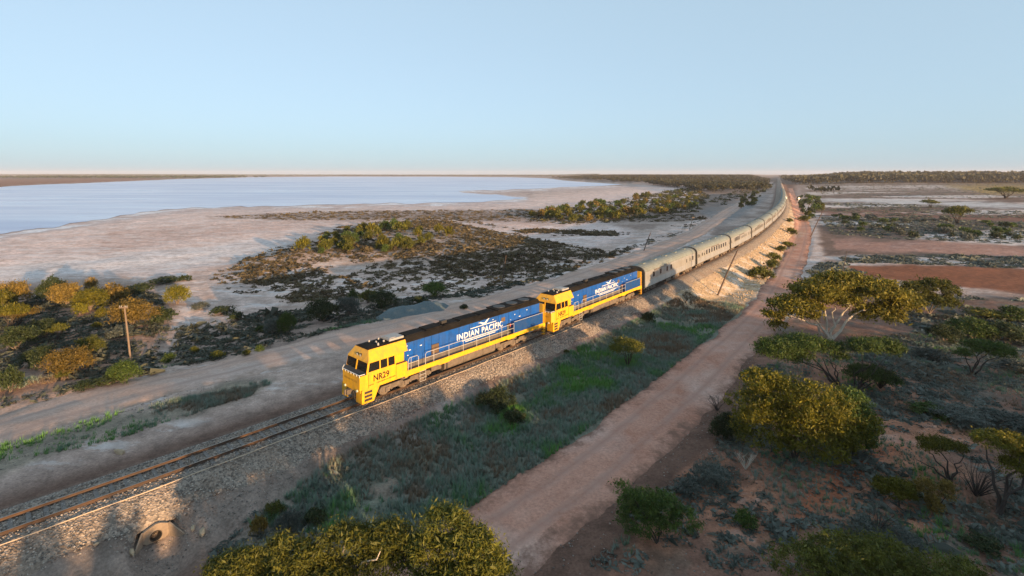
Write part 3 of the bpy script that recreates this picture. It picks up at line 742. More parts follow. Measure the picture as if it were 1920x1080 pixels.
def make_loco():
    L = empty('locomotive')
    def P(s, y, z): return (LL/2 - s, y, z)
    def bx(m, s0, s1, y0, y1, z0, z1): m.box(LL/2-s1, LL/2-s0, y0, y1, z0, z1)
    # --- cab shell
    cab = MB()
    cab.quad(P(0,-1.2,1.15), P(0,1.2,1.15), P(0,1.2,2.2), P(0,-1.2,2.2))
    for q in (-1, 1):
        def F(*pts): cab.quad(*[P(a, y*q, z) for a, y, z in (pts if q > 0 else pts[::-1])])
        F((0,1.2,1.15), (.3,1.45,1.15), (.3,1.45,2.3), (0,1.2,2.2))
        F((.3,1.45,1.15), (4.2,1.45,1.15), (4.2,1.45,2.3), (.3,1.45,2.3))
        F((4.2,1.45,1.15), (4.2,.0,1.15), (4.2,.0,2.3), (4.2,1.45,2.3))
        F((.44,1.45,2.3), (3.1,1.45,2.3), (3.1,1.444,2.42), (.46,1.444,2.42))
        F((.60,1.406,3.08), (3.1,1.406,3.08), (3.1,1.40,3.2), (.62,1.40,3.2))
        F((.45,1.446,2.38), (.60,1.443,2.42), (.74,1.406,3.08), (.60,1.404,3.12))
        for a0, a1 in ((1.60,1.70), (2.30,2.40), (3.0,3.1)):
            F((a0,1.444,2.42), (a1,1.444,2.42), (a1,1.406,3.08), (a0,1.406,3.08))
        F((3.1,1.45,2.3), (3.1,1.10,2.3), (3.1,1.10,3.2), (3.1,1.40,3.2))
        F((3.1,1.12,2.3), (4.12,1.12,2.3), (4.12,1.12,3.2), (3.1,1.12,3.2))
        # sloping shoulder with a small eave
        F((.60,1.47,3.17), (4.22,1.47,3.17), (4.40,.90,3.92), (.95,.90,3.92))
        F((4.22,1.47,3.17), (4.12,1.0,3.17), (4.30,.85,3.90), (4.40,.90,3.92))
        F((.60,1.47,3.17), (.60,1.38,3.17), (4.22,1.38,3.17), (4.22,1.47,3.17))
        F((.60,1.0,3.20), (.60,1.47,3.17), (.95,.90,3.92))
        F((.43,1.42,2.36), (.50,1.42,2.40), (.62,1.40,3.1), (.58,1.40,3.16))
    cab.quad(P(.60,-1.0,3.20), P(.60,1.0,3.20), P(.95,.9,3.92), P(.95,-.9,3.92))
    cab.slab([P(.57,-1.44,3.10), P(.57,1.44,3.10), P(.60,1.44,3.22), P(.60,-1.44,3.22)], (.04, 0, 0))
    cab.slab([P(.42,-.06,2.40), P(.42,.06,2.40), P(.56,.06,3.12), P(.56,-.06,3.12)], (-.04, 0, 0))
    cab.build('cab_shell', M_yel, L)
    m = MB(); m.quad(P(0,-1.2,2.2), P(0,1.2,2.2), P(.3,1.45,2.3), P(.44,1.43,2.40), P(.44,-1.43,2.40), P(.3,-1.45,2.3)); m.build('nose_ledge', M_dark, L)
    for q in (-1, 1):
        m = MB(); m.quad(*[P(a, y*q, z) for a, y, z in ((3.1,1.12,2.305),(3.1,1.45,2.305),(4.2,1.45,2.305),(4.2,1.12,2.305))]); m.build('cab_shelf', M_brown, L)
    for q in (-1, 1):
        m = MB(); a, b_ = sorted((q*.06, q*1.40)); m.slab([P(.445,a,2.42), P(.445,b_,2.42), P(.575,b_,3.10), P(.575,a,3.10)], (.012, 0, 0)); m.build('windscreen', M_glass, L)
        for a0, a1, c0, c1 in ((.62,1.60,.76,1.60), (1.70,2.30,1.70,2.30), (2.40,3.0,2.40,3.0)):
            m = MB(); m.slab([P(a0,q*1.435,2.42), P(a1,q*1.435,2.42), P(c1,q*1.397,3.08), P(c0,q*1.397,3.08)], (0, q*.012, 0)); m.build('side_window', M_glass, L)
    m = MB(); bx(m, .5, 3.05, -1.38, 1.38, 1.45, 1.55); bx(m, 3.0, 3.06, -1.38, 1.38, 1.55, 3.15); bx(m, .52, .95, -1.25, 1.25, 1.55, 2.36); m.build('cab_interior', M_int, L)
    m = MB(); bx(m, 1.02, 1.12, .35, .75, 2.38, 2.60); bx(m, 1.0, 1.2, -.9, -.3, 2.37, 2.41); bx(m, .95, 1.15, .2, .95, 2.37, 2.40); m.build('desk_papers', M_white, L)
    m = MB(); m.add([P(.90,-.92,3.925), P(.90,.92,3.925), P(4.5,.92,3.925), P(4.5,-.92,3.925), P(1.1,-.45,4.03), P(1.1,.45,4.03), P(4.5,.45,4.03), P(4.5,-.45,4.03)],
        ((0,1,5,4),(1,2,6,5),(2,3,7,6),(3,0,4,7),(4,5,6,7))); m.build('cab_roof', M_black, L)
    for a, y in ((1.9,-.5), (2.15,.1), (2.0,.62), (2.7,.35), (2.75,-.45)):
        m = MB(); m.tube([P(a,y,3.95), P(a,y,4.14), P(a,y,4.17)], .09, .05, 8); m.build('roof_vent', M_greyp, L)
    m = MB(); bx(m, 3.05, 4.45, -.62, .62, 4.0, 4.16); bx(m, 3.2, 3.75, -.45, .45, 4.16, 4.20); m.build('air_conditioner', M_greyp, L)
    for y in (-.22, .22):
        m = MB(); m.cyl(P(.80,y,3.45), P(.66,y,3.43), .12, 12); h = m.build('headlight', M_dark, L)
        m = MB(); m.cyl(P(.665,y,3.431), P(.65,y,3.428), .09, 12); m.build('lens', M_lens, h)
    # white rail along the nose top
    m = MB(); m.tube([P(.28,-1.47,2.40), P(-.03,-1.2,2.30), P(-.03,1.2,2.30), P(.28,1.47,2.40)], .028, n=5)
    for y in (-1.2,-.8,-.4,0,.4,.8,1.2): m.tube([P(-.03,y,2.31), P(.0,y,2.12)], .02, n=4)
    m.build('nose_handrail', M_white, L)
    text('front_lettering', 'INDIAN PACIFIC', .21, P(-.006, -.02, 1.72), FRONT, M_fade, L, .004, 1.05, 1.15)
    m = MB(); m.slab([P(-.006,-.12,1.98), P(-.006,.0,1.95), P(-.006,.22,2.06), P(-.006,.03,2.0)], (.004, 0, 0)); m.build('front_emblem', M_fade, L)
    text('cab_number', 'NR29', .68, P(1.74, 1.456, 1.84), SIDE, M_txt, L, .013, .90)
    m = MB(); rg = random.Random(3)
    for k in range(22):
        a = .62 + k*.115; hgt_ = rg.uniform(.03, .10)
        if k in (4, 5): continue
        m.box(LL/2-a-.075, LL/2-a, 1.452, 1.458, 1.42-hgt_/2+.012*k*.3, 1.42+hgt_/2+.012*k*.3)
    m.build('cab_small_print', M_txt, L)['kind'] = 'stuff'
    # door line and grab rail
    for a in (.60, 3.10):
        m = MB(); m.box(LL/2-a-.02, LL/2-a, 1.45, 1.463, 1.22, 2.28); m.build('door_seam', M_txt, L)
    # --- pilot, steps, coupler
    m = MB(); bx(m, .02, .14, -1.25, 1.25, .95, 1.15); bx(m, .06, .12, -1.42, -.62, .16, .95); bx(m, .06, .12, .62, 1.42, .16, .95)
    for q in (-1, 1):
        m.slab([P(.06,q*1.42,.14), P(1.1,q*1.42,.14), P(1.62,q*1.42,1.15), P(.06,q*1.42,1.15)], (0, q*.05, 0))
    m.build('pilot', M_yel, L)
    for q in (-1, 1):
        for z in (.30, .58, .86):
            m = MB(); bx(m, .28, .95, *(sorted((q*1.418, q*1.432))), z, z+.17); m.build('step', M_dark, L)
            m = MB(); bx(m, .30, .93, *(sorted((q*1.43, q*1.50))), z-.02, z+.01); m.build('step_tread', M_yel, L)
    m = MB(); bx(m, -.05, .6, -.2, .2, .72, .98); bx(m, -.42, -.05, -.16, .16, .68, 1.02); bx(m, -.52, -.40, -.16, -.02, .66, 1.04); m.build('coupler', M_under, L)
    for y in (-.55, -.36, .36, .5, .62):
        m = MB(); m.tube([P(.05,y,.98), P(-.10,y+.02,.80), P(-.12,y+.05,.5), P(-.02,y+.09,.38)], .035, n=6); m.build('brake_hose', M_dark, L)
    for y in (-.85, .85):
        m = MB(); m.cyl(P(.03,y,1.05), P(-.05,y,1.05), .09, 10); m.build('ditch_light', M_lens, L)
    m = MB(); bx(m, .3, 1.4, -1.1, 1.1, .5, 1.14); m.build('front_underframe', M_dark, L)
    # --- deck, sills
    m = MB(); bx(m, 4.2, LL, -1.40, 1.40, 1.24, 1.50); m.build('deck', M_deck, L)
    for q in (-1, 1):
        m = MB(); y = q*1.455
        prof = [(4.0,1.53),(LL,1.53),(LL,1.10),(21.0,1.10),(20.7,1.17),(17.6,1.17),(17.3,1.08),(16.4,1.08),(16.2,1.17),(12.5,1.16),(9.0,1.16),(8.6,1.06),(7.6,1.06),(7.4,1.15),(6.2,1.15),(6.0,1.08),(4.4,1.08),(4.0,1.0)]
        m.slab([P(a, y, z) for a, z in (prof if q < 0 else prof)], (0, q*.06, 0)); m.build('side_sill', M_yel, L)
    # --- hood
    m = MB(); hp_ = [(-.90,1.5),(-.90,3.62),(.90,3.62),(.90,1.5)]
    m.extrude_x(hp_, LL/2-22.0, LL/2-4.12); m.build('hood', M_seam, L)
    k0 = 0
    for s0, s1 in ((4.3,5.25),(5.3,6.35),(6.4,7.1),(8.0,9.1),(9.15,10.3),(10.35,11.6),(11.65,12.9),(12.95,14.2),(14.25,15.5),(15.55,17.0),(17.05,18.7),(18.75,20.4),(20.45,21.95)):
        for q in (-1, 1):
            m = MB(); bx(m, s0, s1, *(sorted((q*.90, q*.918))), 1.92, 3.585); m.build('hood_panel', M_blue, L)
    m = MB()
    for q in (-1, 1): bx(m, 4.3, 17.3, *(sorted((q*.90, q*.93))), 1.5, 1.88)
    m.build('kick_plate', M_deck, L)
    for q in (-1, 1):
        m = MB(); bx(m, 7.15, 7.95, *(sorted((q*.9, q*.94))), 1.95, 2.75); gq = m.build('intake_grille', M_brown, L)
        for kk in range(6):
            m = MB(); bx(m, 7.17, 7.93, *(sorted((q*.94, q*.962))), 2.0+kk*.125, 2.05+kk*.125); m.build('slat', M_brown, gq)
        m = MB(); bx(m, 7.15, 7.95, *(sorted((q*.90, q*.918))), 2.8, 3.585); m.build('hood_panel', M_blue, L)
        m = MB(); bx(m, 15.95, 16.5, *(sorted((q*.918, q*.935))), 2.85, 3.25); m.build('vent_plate', M_brown, L)
        m = MB(); bx(m, 17.35, 21.95, *(sorted((q*.9, q*1.40))), 1.50, 2.62); m.build('equipment_box', M_dblue, L)
        m = MB(); bx(m, 16.75, 17.3, *(sorted((q*.918, q*.94))), 1.6, 2.5); m.build('end_door', M_dark, L)
        m = MB(); bx(m, 17.15, 17.28, *(sorted((q*.94, q*1.0))), 2.15, 2.42); m.build('extinguisher', mat('red_paint_%d' % q, (.4, .05, .02), .5), L)
        m = MB()
        for a, z, ww in ((4.75,2.9,.2),(5.9,3.0,.2),(4.5,3.3,.12),(4.6,2.5,.1),(14.7,3.3,.14),(17.9,3.15,.13),(19.8,3.25,.16),(18.6,2.82,.25),(17.3,2.75,.07),(11.6,2.25,.1)):
            bx(m, a, a+ww, *(sorted((q*.918, q*.925))), z, z+.07)
        m.build('white_markings', M_white, L)['kind'] = 'stuff'
    # roof: chamfered black cover with hatches, fans and an exhaust
    m = MB(); rp = [(-.95,3.60),(-.93,3.70),(-.62,4.0),(.62,4.0),(.93,3.70),(.95,3.60)]
    m.extrude_x(rp, LL/2-22.05, LL/2-4.42); m.build('hood_roof', M_black, L)
    for s0, s1, h_ in ((4.8,6.6,.05),(6.9,8.6,.09),(9.0,10.4,.04),(10.8,13.0,.06),(13.4,15.0,.04)):
        m = MB(); bx(m, s0, s1, -.55, .55, 4.0, 4.0+h_); m.build('roof_hatch', M_black, L)
    m = MB(); bx(m, 15.6, 21.6, -.85, .85, 3.98, 4.09); rd = m.build('radiator_housing', M_black, L)
    for a in (16.6, 18.5, 20.4):
        m = MB(); m.cyl(P(a,0,4.09), P(a,0,4.14), .62, 18); m.build('fan', M_dark, rd)
    m = MB(); bx(m, 8.9, 9.5, -.18, .18, 4.06, 4.3); m.build('exhaust', M_dark, L)
    # lettering block
    tx = text('side_lettering', 'INDIAN PACIFIC', .76, P(13.1, .926, 2.64), SIDE, M_white, L, .016, 1.0, 1.12)
    m = MB(); bx(m, 11.75, 15.2, .921, .928, 3.09, 3.15); bx(m, 10.7, 15.6, .921, .928, 2.20, 2.25); bx(m, 11.1, 15.1, .921, .928, 2.06, 2.12); m.build('lettering_rules', M_white, L)
    m = MB(); bird = [(12.25,3.42),(12.55,3.34),(12.75,3.20),(13.02,3.18),(13.18,3.26),(13.42,3.52),(13.72,3.58),(13.45,3.575),(13.18,3.46),(12.98,3.30),(12.80,3.33),(12.60,3.42)]
    m.slab([P(a*1.25-2.6, .928, (z-3.4)*1.15+3.42) for a, z in bird], (0, .008, 0)); m.build('bird_emblem', M_white, L)
    # handrails
    M_rl = MATS.get('handrail_paint') or mat('handrail_paint', (.52, .50, .47), .6)
    for q in (-1, 1):
        y = q*1.40
        m = MB(); m.tube([P(4.35,y,1.5), P(4.35,y,2.35), P(4.45,y,2.5), P(5.25,y,2.5), P(5.38,y,2.35), P(5.38,y,1.5)], .021, n=5); m.tube([P(4.35,y,2.05), P(5.38,y,2.05)], .018, n=5); m.tube([P(4.62,y,1.5), P(4.62,y,2.5)], .018, n=5); m.build('handrail', M_rl, L)
        m = MB(); m.tube([P(6.1,y,1.5), P(6.1,y,2.35), P(6.22,y,2.5), P(7.6,y,2.5), P(17.3,y,2.5)], .021, n=5); m.tube([P(6.1,y,2.05), P(17.3,y,2.05)], .018, n=5)
        for a in (7.0, 8.7, 10.4, 12.1, 13.8, 15.5, 16.4, 17.3): m.tube([P(a,y,1.5), P(a,y,2.5)], .018, n=5)
        m.build('handrail', M_rl, L)
        m = MB(); m.tube([P(17.3,q*1.42,2.66), P(22.0,q*1.42,2.66)], .021, n=5); m.build('handrail', M_rl, L)
    # --- tank, bogies, ladder, rear end
    m = MB(); m.extrude_x([(-1.3,.45),(-1.38,.6),(-1.38,1.2),(1.38,1.2),(1.38,.6),(1.3,.45),(1.0,.28),(-1.0,.28)], LL/2-14.6, LL/2-8.2); tk = m.build('fuel_tank', M_under, L)
    for a0, a1 in ((10.4, 10.43), (12.9, 12.93), (8.4, 8.55)):
        m = MB(); bx(m, a0, a1, 1.37, 1.395, .5, 1.2); m.build('tank_seam', M_dark, tk)
    bogie(L, LL/2-4.3, (-1.85, 0, 1.85), .5, M_under); bogie(L, LL/2-17.9, (-1.85, 0, 1.85), .5, M_under)
    for q in (-1, 1):
        m = MB(); y = q*1.44
        for a in (5.5, 6.1): m.tube([P(a,y,.22), P(a,y,1.25)], .021, n=5)
        for z in (.25, .52, .8, 1.08): m.tube([P(5.5,y,z), P(6.1,y,z)], .028, n=5)
        m.build('ladder', M_greyp, L)
        m = MB()
        for a in (22.05, 22.28): m.tube([P(a,q*1.42,.3), P(a,q*1.42,3.5)], .035, n=5)
        for z in (.3, .6, .9, 1.2): bx(m, 22.0, 22.3, *(sorted((q*1.1, q*1.46))), z, z+.05)
        m.build('rear_steps', M_yel, L)
    m = MB(); bx(m, 22.0, 22.1, -1.38, 1.38, 1.0, 3.55); m.build('rear_wall', M_yel, L)
    m = MB(); bx(m, 22.1, 22.75, -.2, .2, .72, .98); m.build('rear_coupler', M_under, L)
    for a0, a1, yy in ((6.9, 8.0, 1.2), (14.8, 15.4, 1.25)):
        m = MB(); bx(m, a0, a1, -yy, yy, .6, 1.24); m.build('air_reservoir', M_under, L)
    return L
def place(o, s0, length):
    a = tpos(s0 + length*.18); c = tpos(s0 + length*.82); m = (a+c)/2; d = a-c
    o.location = (m[0], m[1], 0); o.rotation_euler = (0, 0, math.atan2(d[1], d[0]))
loco = make_loco()
tag(loco, 'leading yellow and blue diesel locomotive with its cab facing the empty track', 'locomotive', 'locomotives of the train'); place(loco, 0.0, LL)
loco2 = copy_tree(loco); tag(loco2, 'second yellow and blue locomotive coupled between the leading engine and silver carriages'); place(loco2, 23.65, LL)

# driver in the leading cab
def make_person():
    pts = {'pel': (0,0,.50), 'bel': (.02,0,.68), 'che': (.03,0,.92), 'nec': (.05,0,1.08), 'hed': (.07,0,1.22), 'top': (.07,0,1.31),
           'kl': (.42,.11,.50), 'fl': (.45,.12,.06), 'tl': (.58,.12,.03), 'kr': (.42,-.11,.50), 'fr': (.45,-.12,.06), 'tr': (.58,-.12,.03),
           'sl': (.03,.19,.99), 'el': (.14,.25,.74), 'hl': (.40,.20,.72), 'sr': (.03,-.19,.99), 'er': (.14,-.25,.74), 'hr': (.40,-.20,.72)}
    rad = {'pel': .15, 'bel': .13, 'che': .15, 'nec': .055, 'hed': .095, 'top': .06, 'kl': .075, 'fl': .05, 'tl': .04, 'kr': .075, 'fr': .05, 'tr': .04, 'sl': .07, 'el': .05, 'hl': .035, 'sr': .07, 'er': .05, 'hr': .035}
    ed = [('pel','bel'),('bel','che'),('che','nec'),('nec','hed'),('hed','top'),('pel','kl'),('kl','fl'),('fl','tl'),('pel','kr'),('kr','fr'),('fr','tr'),('che','sl'),('sl','el'),('el','hl'),('che','sr'),('sr','er'),('er','hr')]
    ks = list(pts); me = bpy.data.meshes.new('person'); me.from_pydata([pts[k] for k in ks], [(ks.index(a), ks.index(c)) for a, c in ed], [])
    ob = link(bpy.data.objects.new('person_tmp', me)); ob.modifiers.new('s', 'SKIN'); ob.modifiers.new('d', 'SUBSURF').levels = 1
    for i, k in enumerate(ks):
        sv = me.skin_vertices[0].data[i]; sv.radius = (rad[k], rad[k]); sv.use_root = (k == 'pel')
    bpy.context.view_layer.update()
    m2 = bpy.data.meshes.new_from_object(ob.evaluated_get(bpy.context.evaluated_depsgraph_get())); bpy.data.objects.remove(ob)
    m2.materials.append(mat('navy_clothes', (.03, .035, .06), .8)); m2.materials.append(mat('skin', (.42, .25, .17), .6))
    for p_ in m2.polygons:
        z = p_.center.z; x = p_.center.x; p_.use_smooth = True
        p_.material_index = 1 if (z > 1.07 or (x > .33 and .62 < z < .85)) else 0
    o = link(bpy.data.objects.new('person', m2))
    v = MB(); n = 14; vs = []; fs = []
    for z, ax, ay in ((.60,.15,.18),(.75,.155,.185),(.92,.175,.21),(1.02,.14,.20),(1.06,.09,.11)):
        vs += [(.025+ax*math.cos(q), ay*math.sin(q), z) for q in np.linspace(0, 2*math.pi, n, endpoint=False)]
    for i in range(4): fs += [(i*n+k, i*n+(k+1) % n, (i+1)*n+(k+1) % n, (i+1)*n+k) for k in range(n)]
    v.add(vs, fs); v.build('vest', mat('orange_vest', (.85, .20, .03), .7), o, True)
    h = MB(); vs = []; fs = []
    for z, rr_ in ((1.22,.103),(1.27,.106),(1.32,.08),(1.345,.03)): vs += [(.055+rr_*math.cos(q), rr_*math.sin(q), z) for q in np.linspace(0, 2*math.pi, n, endpoint=False)]
    for i in range(3): fs += [(i*n+k, i*n+(k+1) % n, (i+1)*n+(k+1) % n, (i+1)*n+k) for k in range(n)]
    h.add(vs, fs); h.build('hair', mat('brown_hair', (.06, .04, .025), .8), o, True)
    return o
drv = make_person(); tag(drv, 'seated person in an orange vest behind the leading cab side window', 'person')
dl = loco.matrix_basis if False else Matrix.Translation(loco.location) @ Matrix.Rotation(loco.rotation_euler.z, 4, 'Z')
drv.location = dl @ Vector((LL/2-2.15, .75, 1.56)); drv.rotation_euler = (0, 0, loco.rotation_euler.z)

# ------------------------------------------------------------------ carriages
CL = 23.6
def carriage_profile(off=0.0, fl=True):
    pr = []
    z = .92
    side = [(1.40, .92)]
    if fl:
        for k in range(12): side += [(1.475 if k % 2 else 1.50, 1.0 + k*.075)]
        side += [(1.49, 1.95), (1.49, 2.85)]
        for k in range(5): side += [(1.475 if k % 2 else 1.495, 2.9+k*.07)]
    else: side += [(1.50, 1.0), (1.50, 3.2)]
    roof = [(1.46, 3.3), (1.36, 3.52), (1.15, 3.74), (.85, 3.90), (.45, 4.0), (0, 4.03)]
    half = [(y+off, z) for y, z in side], [(y+off*(y > .2), z+off) for y, z in roof]
    return half
def make_carriage(kind):
    C = empty('railway_carriage'); h = CL/2
    side, roof = carriage_profile()
    prof = [(-y, z) for y, z in side] + [(-side[-1][0], 3.26), (side[-1][0], 3.26)] + side[::-1]
    m = MB(); m.extrude_x(prof, -h, h); m.build('body', M_steel, C)
    rp = [(-1.51, 3.22)] + [(-y, z) for y, z in roof] + [(y, z) for y, z in roof[-2::-1]] + [(1.51, 3.22)]
    m = MB(); m.extrude_x(rp, -h, h); rf = m.build('roof', M_sroof, C)
    for k in range(5):
        m = MB(); x = -h+2.5+k*4.6; m.box(x-.45, x+.45, -.35, .35, 3.99, 4.13); m.build('roof_ventilator', M_sroof, rf)
    s2, r2 = carriage_profile(.035, False)
    for x0 in (-h-.12, h-.18):
        m = MB(); hoop = [(-y, z) for y, z in s2] + [(-y, z) for y, z in r2] + [(y, z) for y, z in r2[-2::-1]] + [(y, z) for y, z in s2[::-1]]
        m.extrude_x(hoop, x0, x0+.30); m.build('end_hoop', M_dark, C)
    m = MB(); m.box(-h-.45, h+.45, -.55, .55, 1.1, 3.2); m.build('gangway', M_dark, C)
    m = MB(); m.box(-h+.2, h-.2, -1.3, 1.3, .78, .95); m.box(-3.6, -.6, -1.3, 1.3, .35, .8); m.box(.4, 2.6, -1.32, 1.32, .4, .8); m.build('underframe', M_under, C)
    for x in (-h+3.1, h-3.1): bogie(C, x, (-1.15, 1.15), .44, M_under)
    if kind == 'van': xs = [(h-3.6,.7,.75),(h-6.4,.66,.75),(h-9.2,.66,.75),(h-11.0,.66,.75),(-h+1.6,.5,.7)]
    elif kind == 'sleeper': xs = [(h-1.6,.3,.45),(h-3.3,.45,.6),(h-4.6,.35,.4)] + [(h-6.2-k*1.72,.82,.78) for k in range(9)]
    else: xs = [(h-4.4-k*1.45,.95,.85) for k in range(4)] + [(h-10.9-k*1.5,.5,.55) for k in range(5)] + [(-h+3.3,.5,.6),(-h+1.4,.4,.6)]
    w0 = {}
    for x, ww, hh in xs:
        for q in (-1, 1):
            m = MB(); z0 = 2.12; m.box(x-ww/2-.05, x+ww/2+.05, *(sorted((q*1.485, q*1.505))), z0-.05, z0+hh+.05)
            f = m.build('window', M_steel, C); m = MB(); m.box(x-ww/2, x+ww/2, *(sorted((q*1.500, q*1.511))), z0, z0+hh); m.build('pane', M_pane, f)
    for x in ((-h+5.0, -h+3.2) if kind == 'van' else (h-.75, -h+.75)):
        for q in (-1, 1):
            m = MB(); m.box(x-.42, x+.42, *(sorted((q*1.49, q*1.515))), 1.0, 3.0); d_ = m.build('door', M_steel, C)
            m = MB(); m.box(x-.15, x+.15, *(sorted((q*1.513, q*1.522))), 2.1, 2.7); m.build('door_window', M_pane, d_)
    text('side_lettering', 'INDIAN PACIFIC', .34, (h-6.6 if kind == 'van' else 0, 1.512, 3.05), SIDE, M_brown, C, .004, 1.6, 1.5)
    return C
protos = {k: make_carriage(k) for k in ('van', 'sleeper', 'lounge')}
used = set(); ORD = ['first','second','third','fourth','fifth','sixth','seventh','eighth','ninth','tenth','eleventh','twelfth','thirteenth','fourteenth','fifteenth','sixteenth','seventeenth','eighteenth','nineteenth']
seq = ['van','sleeper','lounge','sleeper','sleeper','lounge'] + ['sleeper','sleeper','lounge']*4 + ['sleeper']
s = 46.7
for i, k in enumerate(seq):
    c_ = protos[k] if k not in used else copy_tree(protos[k]); used.add(k)
    place(c_, s, CL); s += 24.4
    lab = ('silver luggage van with four small square windows, coupled behind the second locomotive' if i == 0 else
           '%s silver steel carriage behind the locomotives%s' % (ORD[i], ', last of the train' if i == len(seq)-1 else ''))
    tag(c_, lab, 'carriage', 'silver carriages of the train')
# ------------------------------------------------------------------ foliage
L_olive = leaf_mat('olive_leaf', (.030, .042, .010), (.155, .150, .022))
L_green = leaf_mat('green_leaf', (.022, .045, .012), (.10, .145, .028))
L_yellow = leaf_mat('yellow_green_leaf', (.035, .045, .008), (.22, .19, .016))
L_gum = leaf_mat('gum_leaf', (.034, .042, .009), (.235, .195, .024))
L_wood = leaf_mat('woodland_leaf', (.020, .024, .012), (.085, .078, .032))
L_dark = leaf_mat('dark_green_leaf', (.016, .028, .012), (.065, .085, .030))
L_gold = leaf_mat('dry_gold_leaf', (.08, .06, .016), (.27, .18, .04))
L_grey = leaf_mat('saltbush_leaf', (.048, .058, .050), (.16, .175, .15))
L_sdark = leaf_mat('dark_saltbush_leaf', (.034, .042, .032), (.125, .13, .095))
L_brown = leaf_mat('brown_shrub_leaf', (.040, .032, .018), (.15, .115, .06))
M_bark = mat('grey_bark', (.16, .12, .095), .9, bmp=.4, bscale=20)
M_white_bark = mat('white_bark', (.52, .45, .37), .8, dirt=(.3, .22, .16), dscale=2, damt=.5)
M_dbark = mat('dark_bark', (.05, .038, .032), .9)

def leaves(C, size, asp, rng, up=0.0):
    """rhombic leaf faces centred on C"""
    N = len(C); a = rng.normal(size=(N, 3)); a[:, 2] += up; a /= np.linalg.norm(a, axis=1)[:, None]
    b = np.cross(a, rng.normal(size=(N, 3))); b /= np.linalg.norm(b, axis=1)[:, None] + 1e-9
    l = (size*rng.lognormal(0, .38, N))[:, None]; w_ = l*asp
    V = np.stack([C - a*l, C + b*w_, C + a*l, C - b*w_], 1).reshape(-1, 3)
    F = np.arange(4*N).reshape(N, 4); return V, F
def crown_mesh(name, seed, blobs, nclump, per, leaf, cr, m, asp=.38, up=.3, low=-.15):
    """clumps of leaves spread over and inside ellipsoid blobs (cx, cy, cz, rx, ry, rz)"""
    rng = np.random.default_rng(seed); B = np.array(blobs, float)
    wgt = (B[:, 3]*B[:, 4] + B[:, 3]*B[:, 5]); wgt /= wgt.sum()
    k = rng.choice(len(B), nclump, p=wgt); d = rng.normal(size=(nclump, 3)); d /= np.linalg.norm(d, axis=1)[:, None]
    d[:, 2] = np.where(d[:, 2] < low, -d[:, 2], d[:, 2])
    cc = B[k, :3] + d*B[k, 3:]*rng.uniform(.55, 1.04, nclump)[:, None]
    rr_ = cr*rng.uniform(.45, 1.6, nclump)
    C = cc[:, None] + rng.normal(size=(nclump, per, 3))*rr_[:, None, None]*np.array([1, 1, .65])*.55
    t = np.clip(rng.random(nclump)[:, None]*.65 + rng.random((nclump, per))*.45 - .05, 0, 1)
    V, F = leaves(C.reshape(-1, 3), leaf, asp, rng, up)
    return np_mesh(name, V, F, [m], False, {'tint': ('FLOAT', np.repeat(t.ravel(), 4))})
def limbs(name, seed, ends, r0, m, base=(0, 0, 0), n=5, wig=.08, stems=1):
    rg = random.Random(seed); q = MB()
    for i, e in enumerate(ends):
        e = Vector(e); b_ = Vector(base) + Vector((rg.uniform(-1, 1), rg.uniform(-1, 1), 0))*(r0*1.2 if stems > 1 else 0)
        pts = []
        for k in range(7):
            f = k/6; p = b_.lerp(e, f); ln = (e-b_).length
            p += Vector((rg.uniform(-1, 1), rg.uniform(-1, 1), rg.uniform(-.5, .5)))*wig*ln*math.sin(math.pi*f)
            p.z += .12*ln*math.sin(math.pi*f); pts.append(p)
        q.tube(pts, r0, r0*.18, n)
    me = bpy.data.meshes.new(name); me.from_pydata([tuple(p) for p in q.v], [], q.f); me.materials.append(m); return me

# prototypes: unit radius, unit height
def dome(seed, n=7, flat_=.30, base=.42):
    rg = random.Random(seed); o = []
    for k in range(n):
        a = 2*math.pi*k/n + rg.uniform(-.3, .3); r = rg.uniform(.35, .62); s_ = rg.uniform(.30, .46)
        o.append((r*math.cos(a), r*math.sin(a), base+rg.uniform(-.08, .16), s_, s_, s_*.95))
    o.append((0, 0, .62, .5, .5, .36)); return o
def umbrella(seed, n=8):
    rg = random.Random(seed); o = []
    for k in range(n):
        a = 2*math.pi*k/n + rg.uniform(-.3, .3); r = rg.uniform(.4, .68); s_ = rg.uniform(.28, .40)
        o.append((r*math.cos(a), r*math.sin(a), .70+rg.uniform(-.07, .07), s_, s_, .17))
    o.append((0, 0, .82, .45, .45, .17)); return o
PRO = {}
def proto(key, blobs, nclump, per, leaf, cr, m, bark=M_bark, r0=.03, asp=.38, up=.3, nl=7):
    rg = random.Random(hash(key) % 999); ends = [(b_[0]*.8, b_[1]*.8, b_[2]) for b_ in blobs][:nl]
    PRO[key] = (crown_mesh('crown', abs(sum(map(ord, key))), blobs, nclump, per, leaf, cr, m, asp, up, -.15 if 'umbrella' in key else -.6),
                limbs('trunk', sum(map(ord, key)), ends, r0, bark, stems=3))
for nm, m in (('olive', L_olive), ('green', L_green), ('yellow', L_yellow), ('dark', L_dark), ('gold', L_gold), ('grey', L_grey), ('brown', L_brown)):
    sd = sum(map(ord, nm))
    proto(nm+'_dome_near', dome(sd), 420, 22, .030, .12, m)
    proto(nm+'_dome_mid', dome(sd+1), 150, 14, .062, .15, m)
    proto(nm+'_dome_far', dome(sd+2), 60, 7, .13, .2, m)
for nm, m in (('olive', L_olive), ('green', L_green), ('yellow', L_yellow), ('gold', L_gold), ('dark', L_dark)):
    sd = sum(map(ord, nm))
    proto(nm+'_umbrella_near', umbrella(sd+5), 420, 22, .028, .10, m, M_dbark, .022, .3, .8, 9)
    proto(nm+'_umbrella_mid', umbrella(sd+6), 150, 14, .055, .12, m, M_dbark, .025, .3, .6, 9)
    proto(nm+'_umbrella_far', umbrella(sd+8), 60, 8, .11, .16, m, M_dbark, .03)

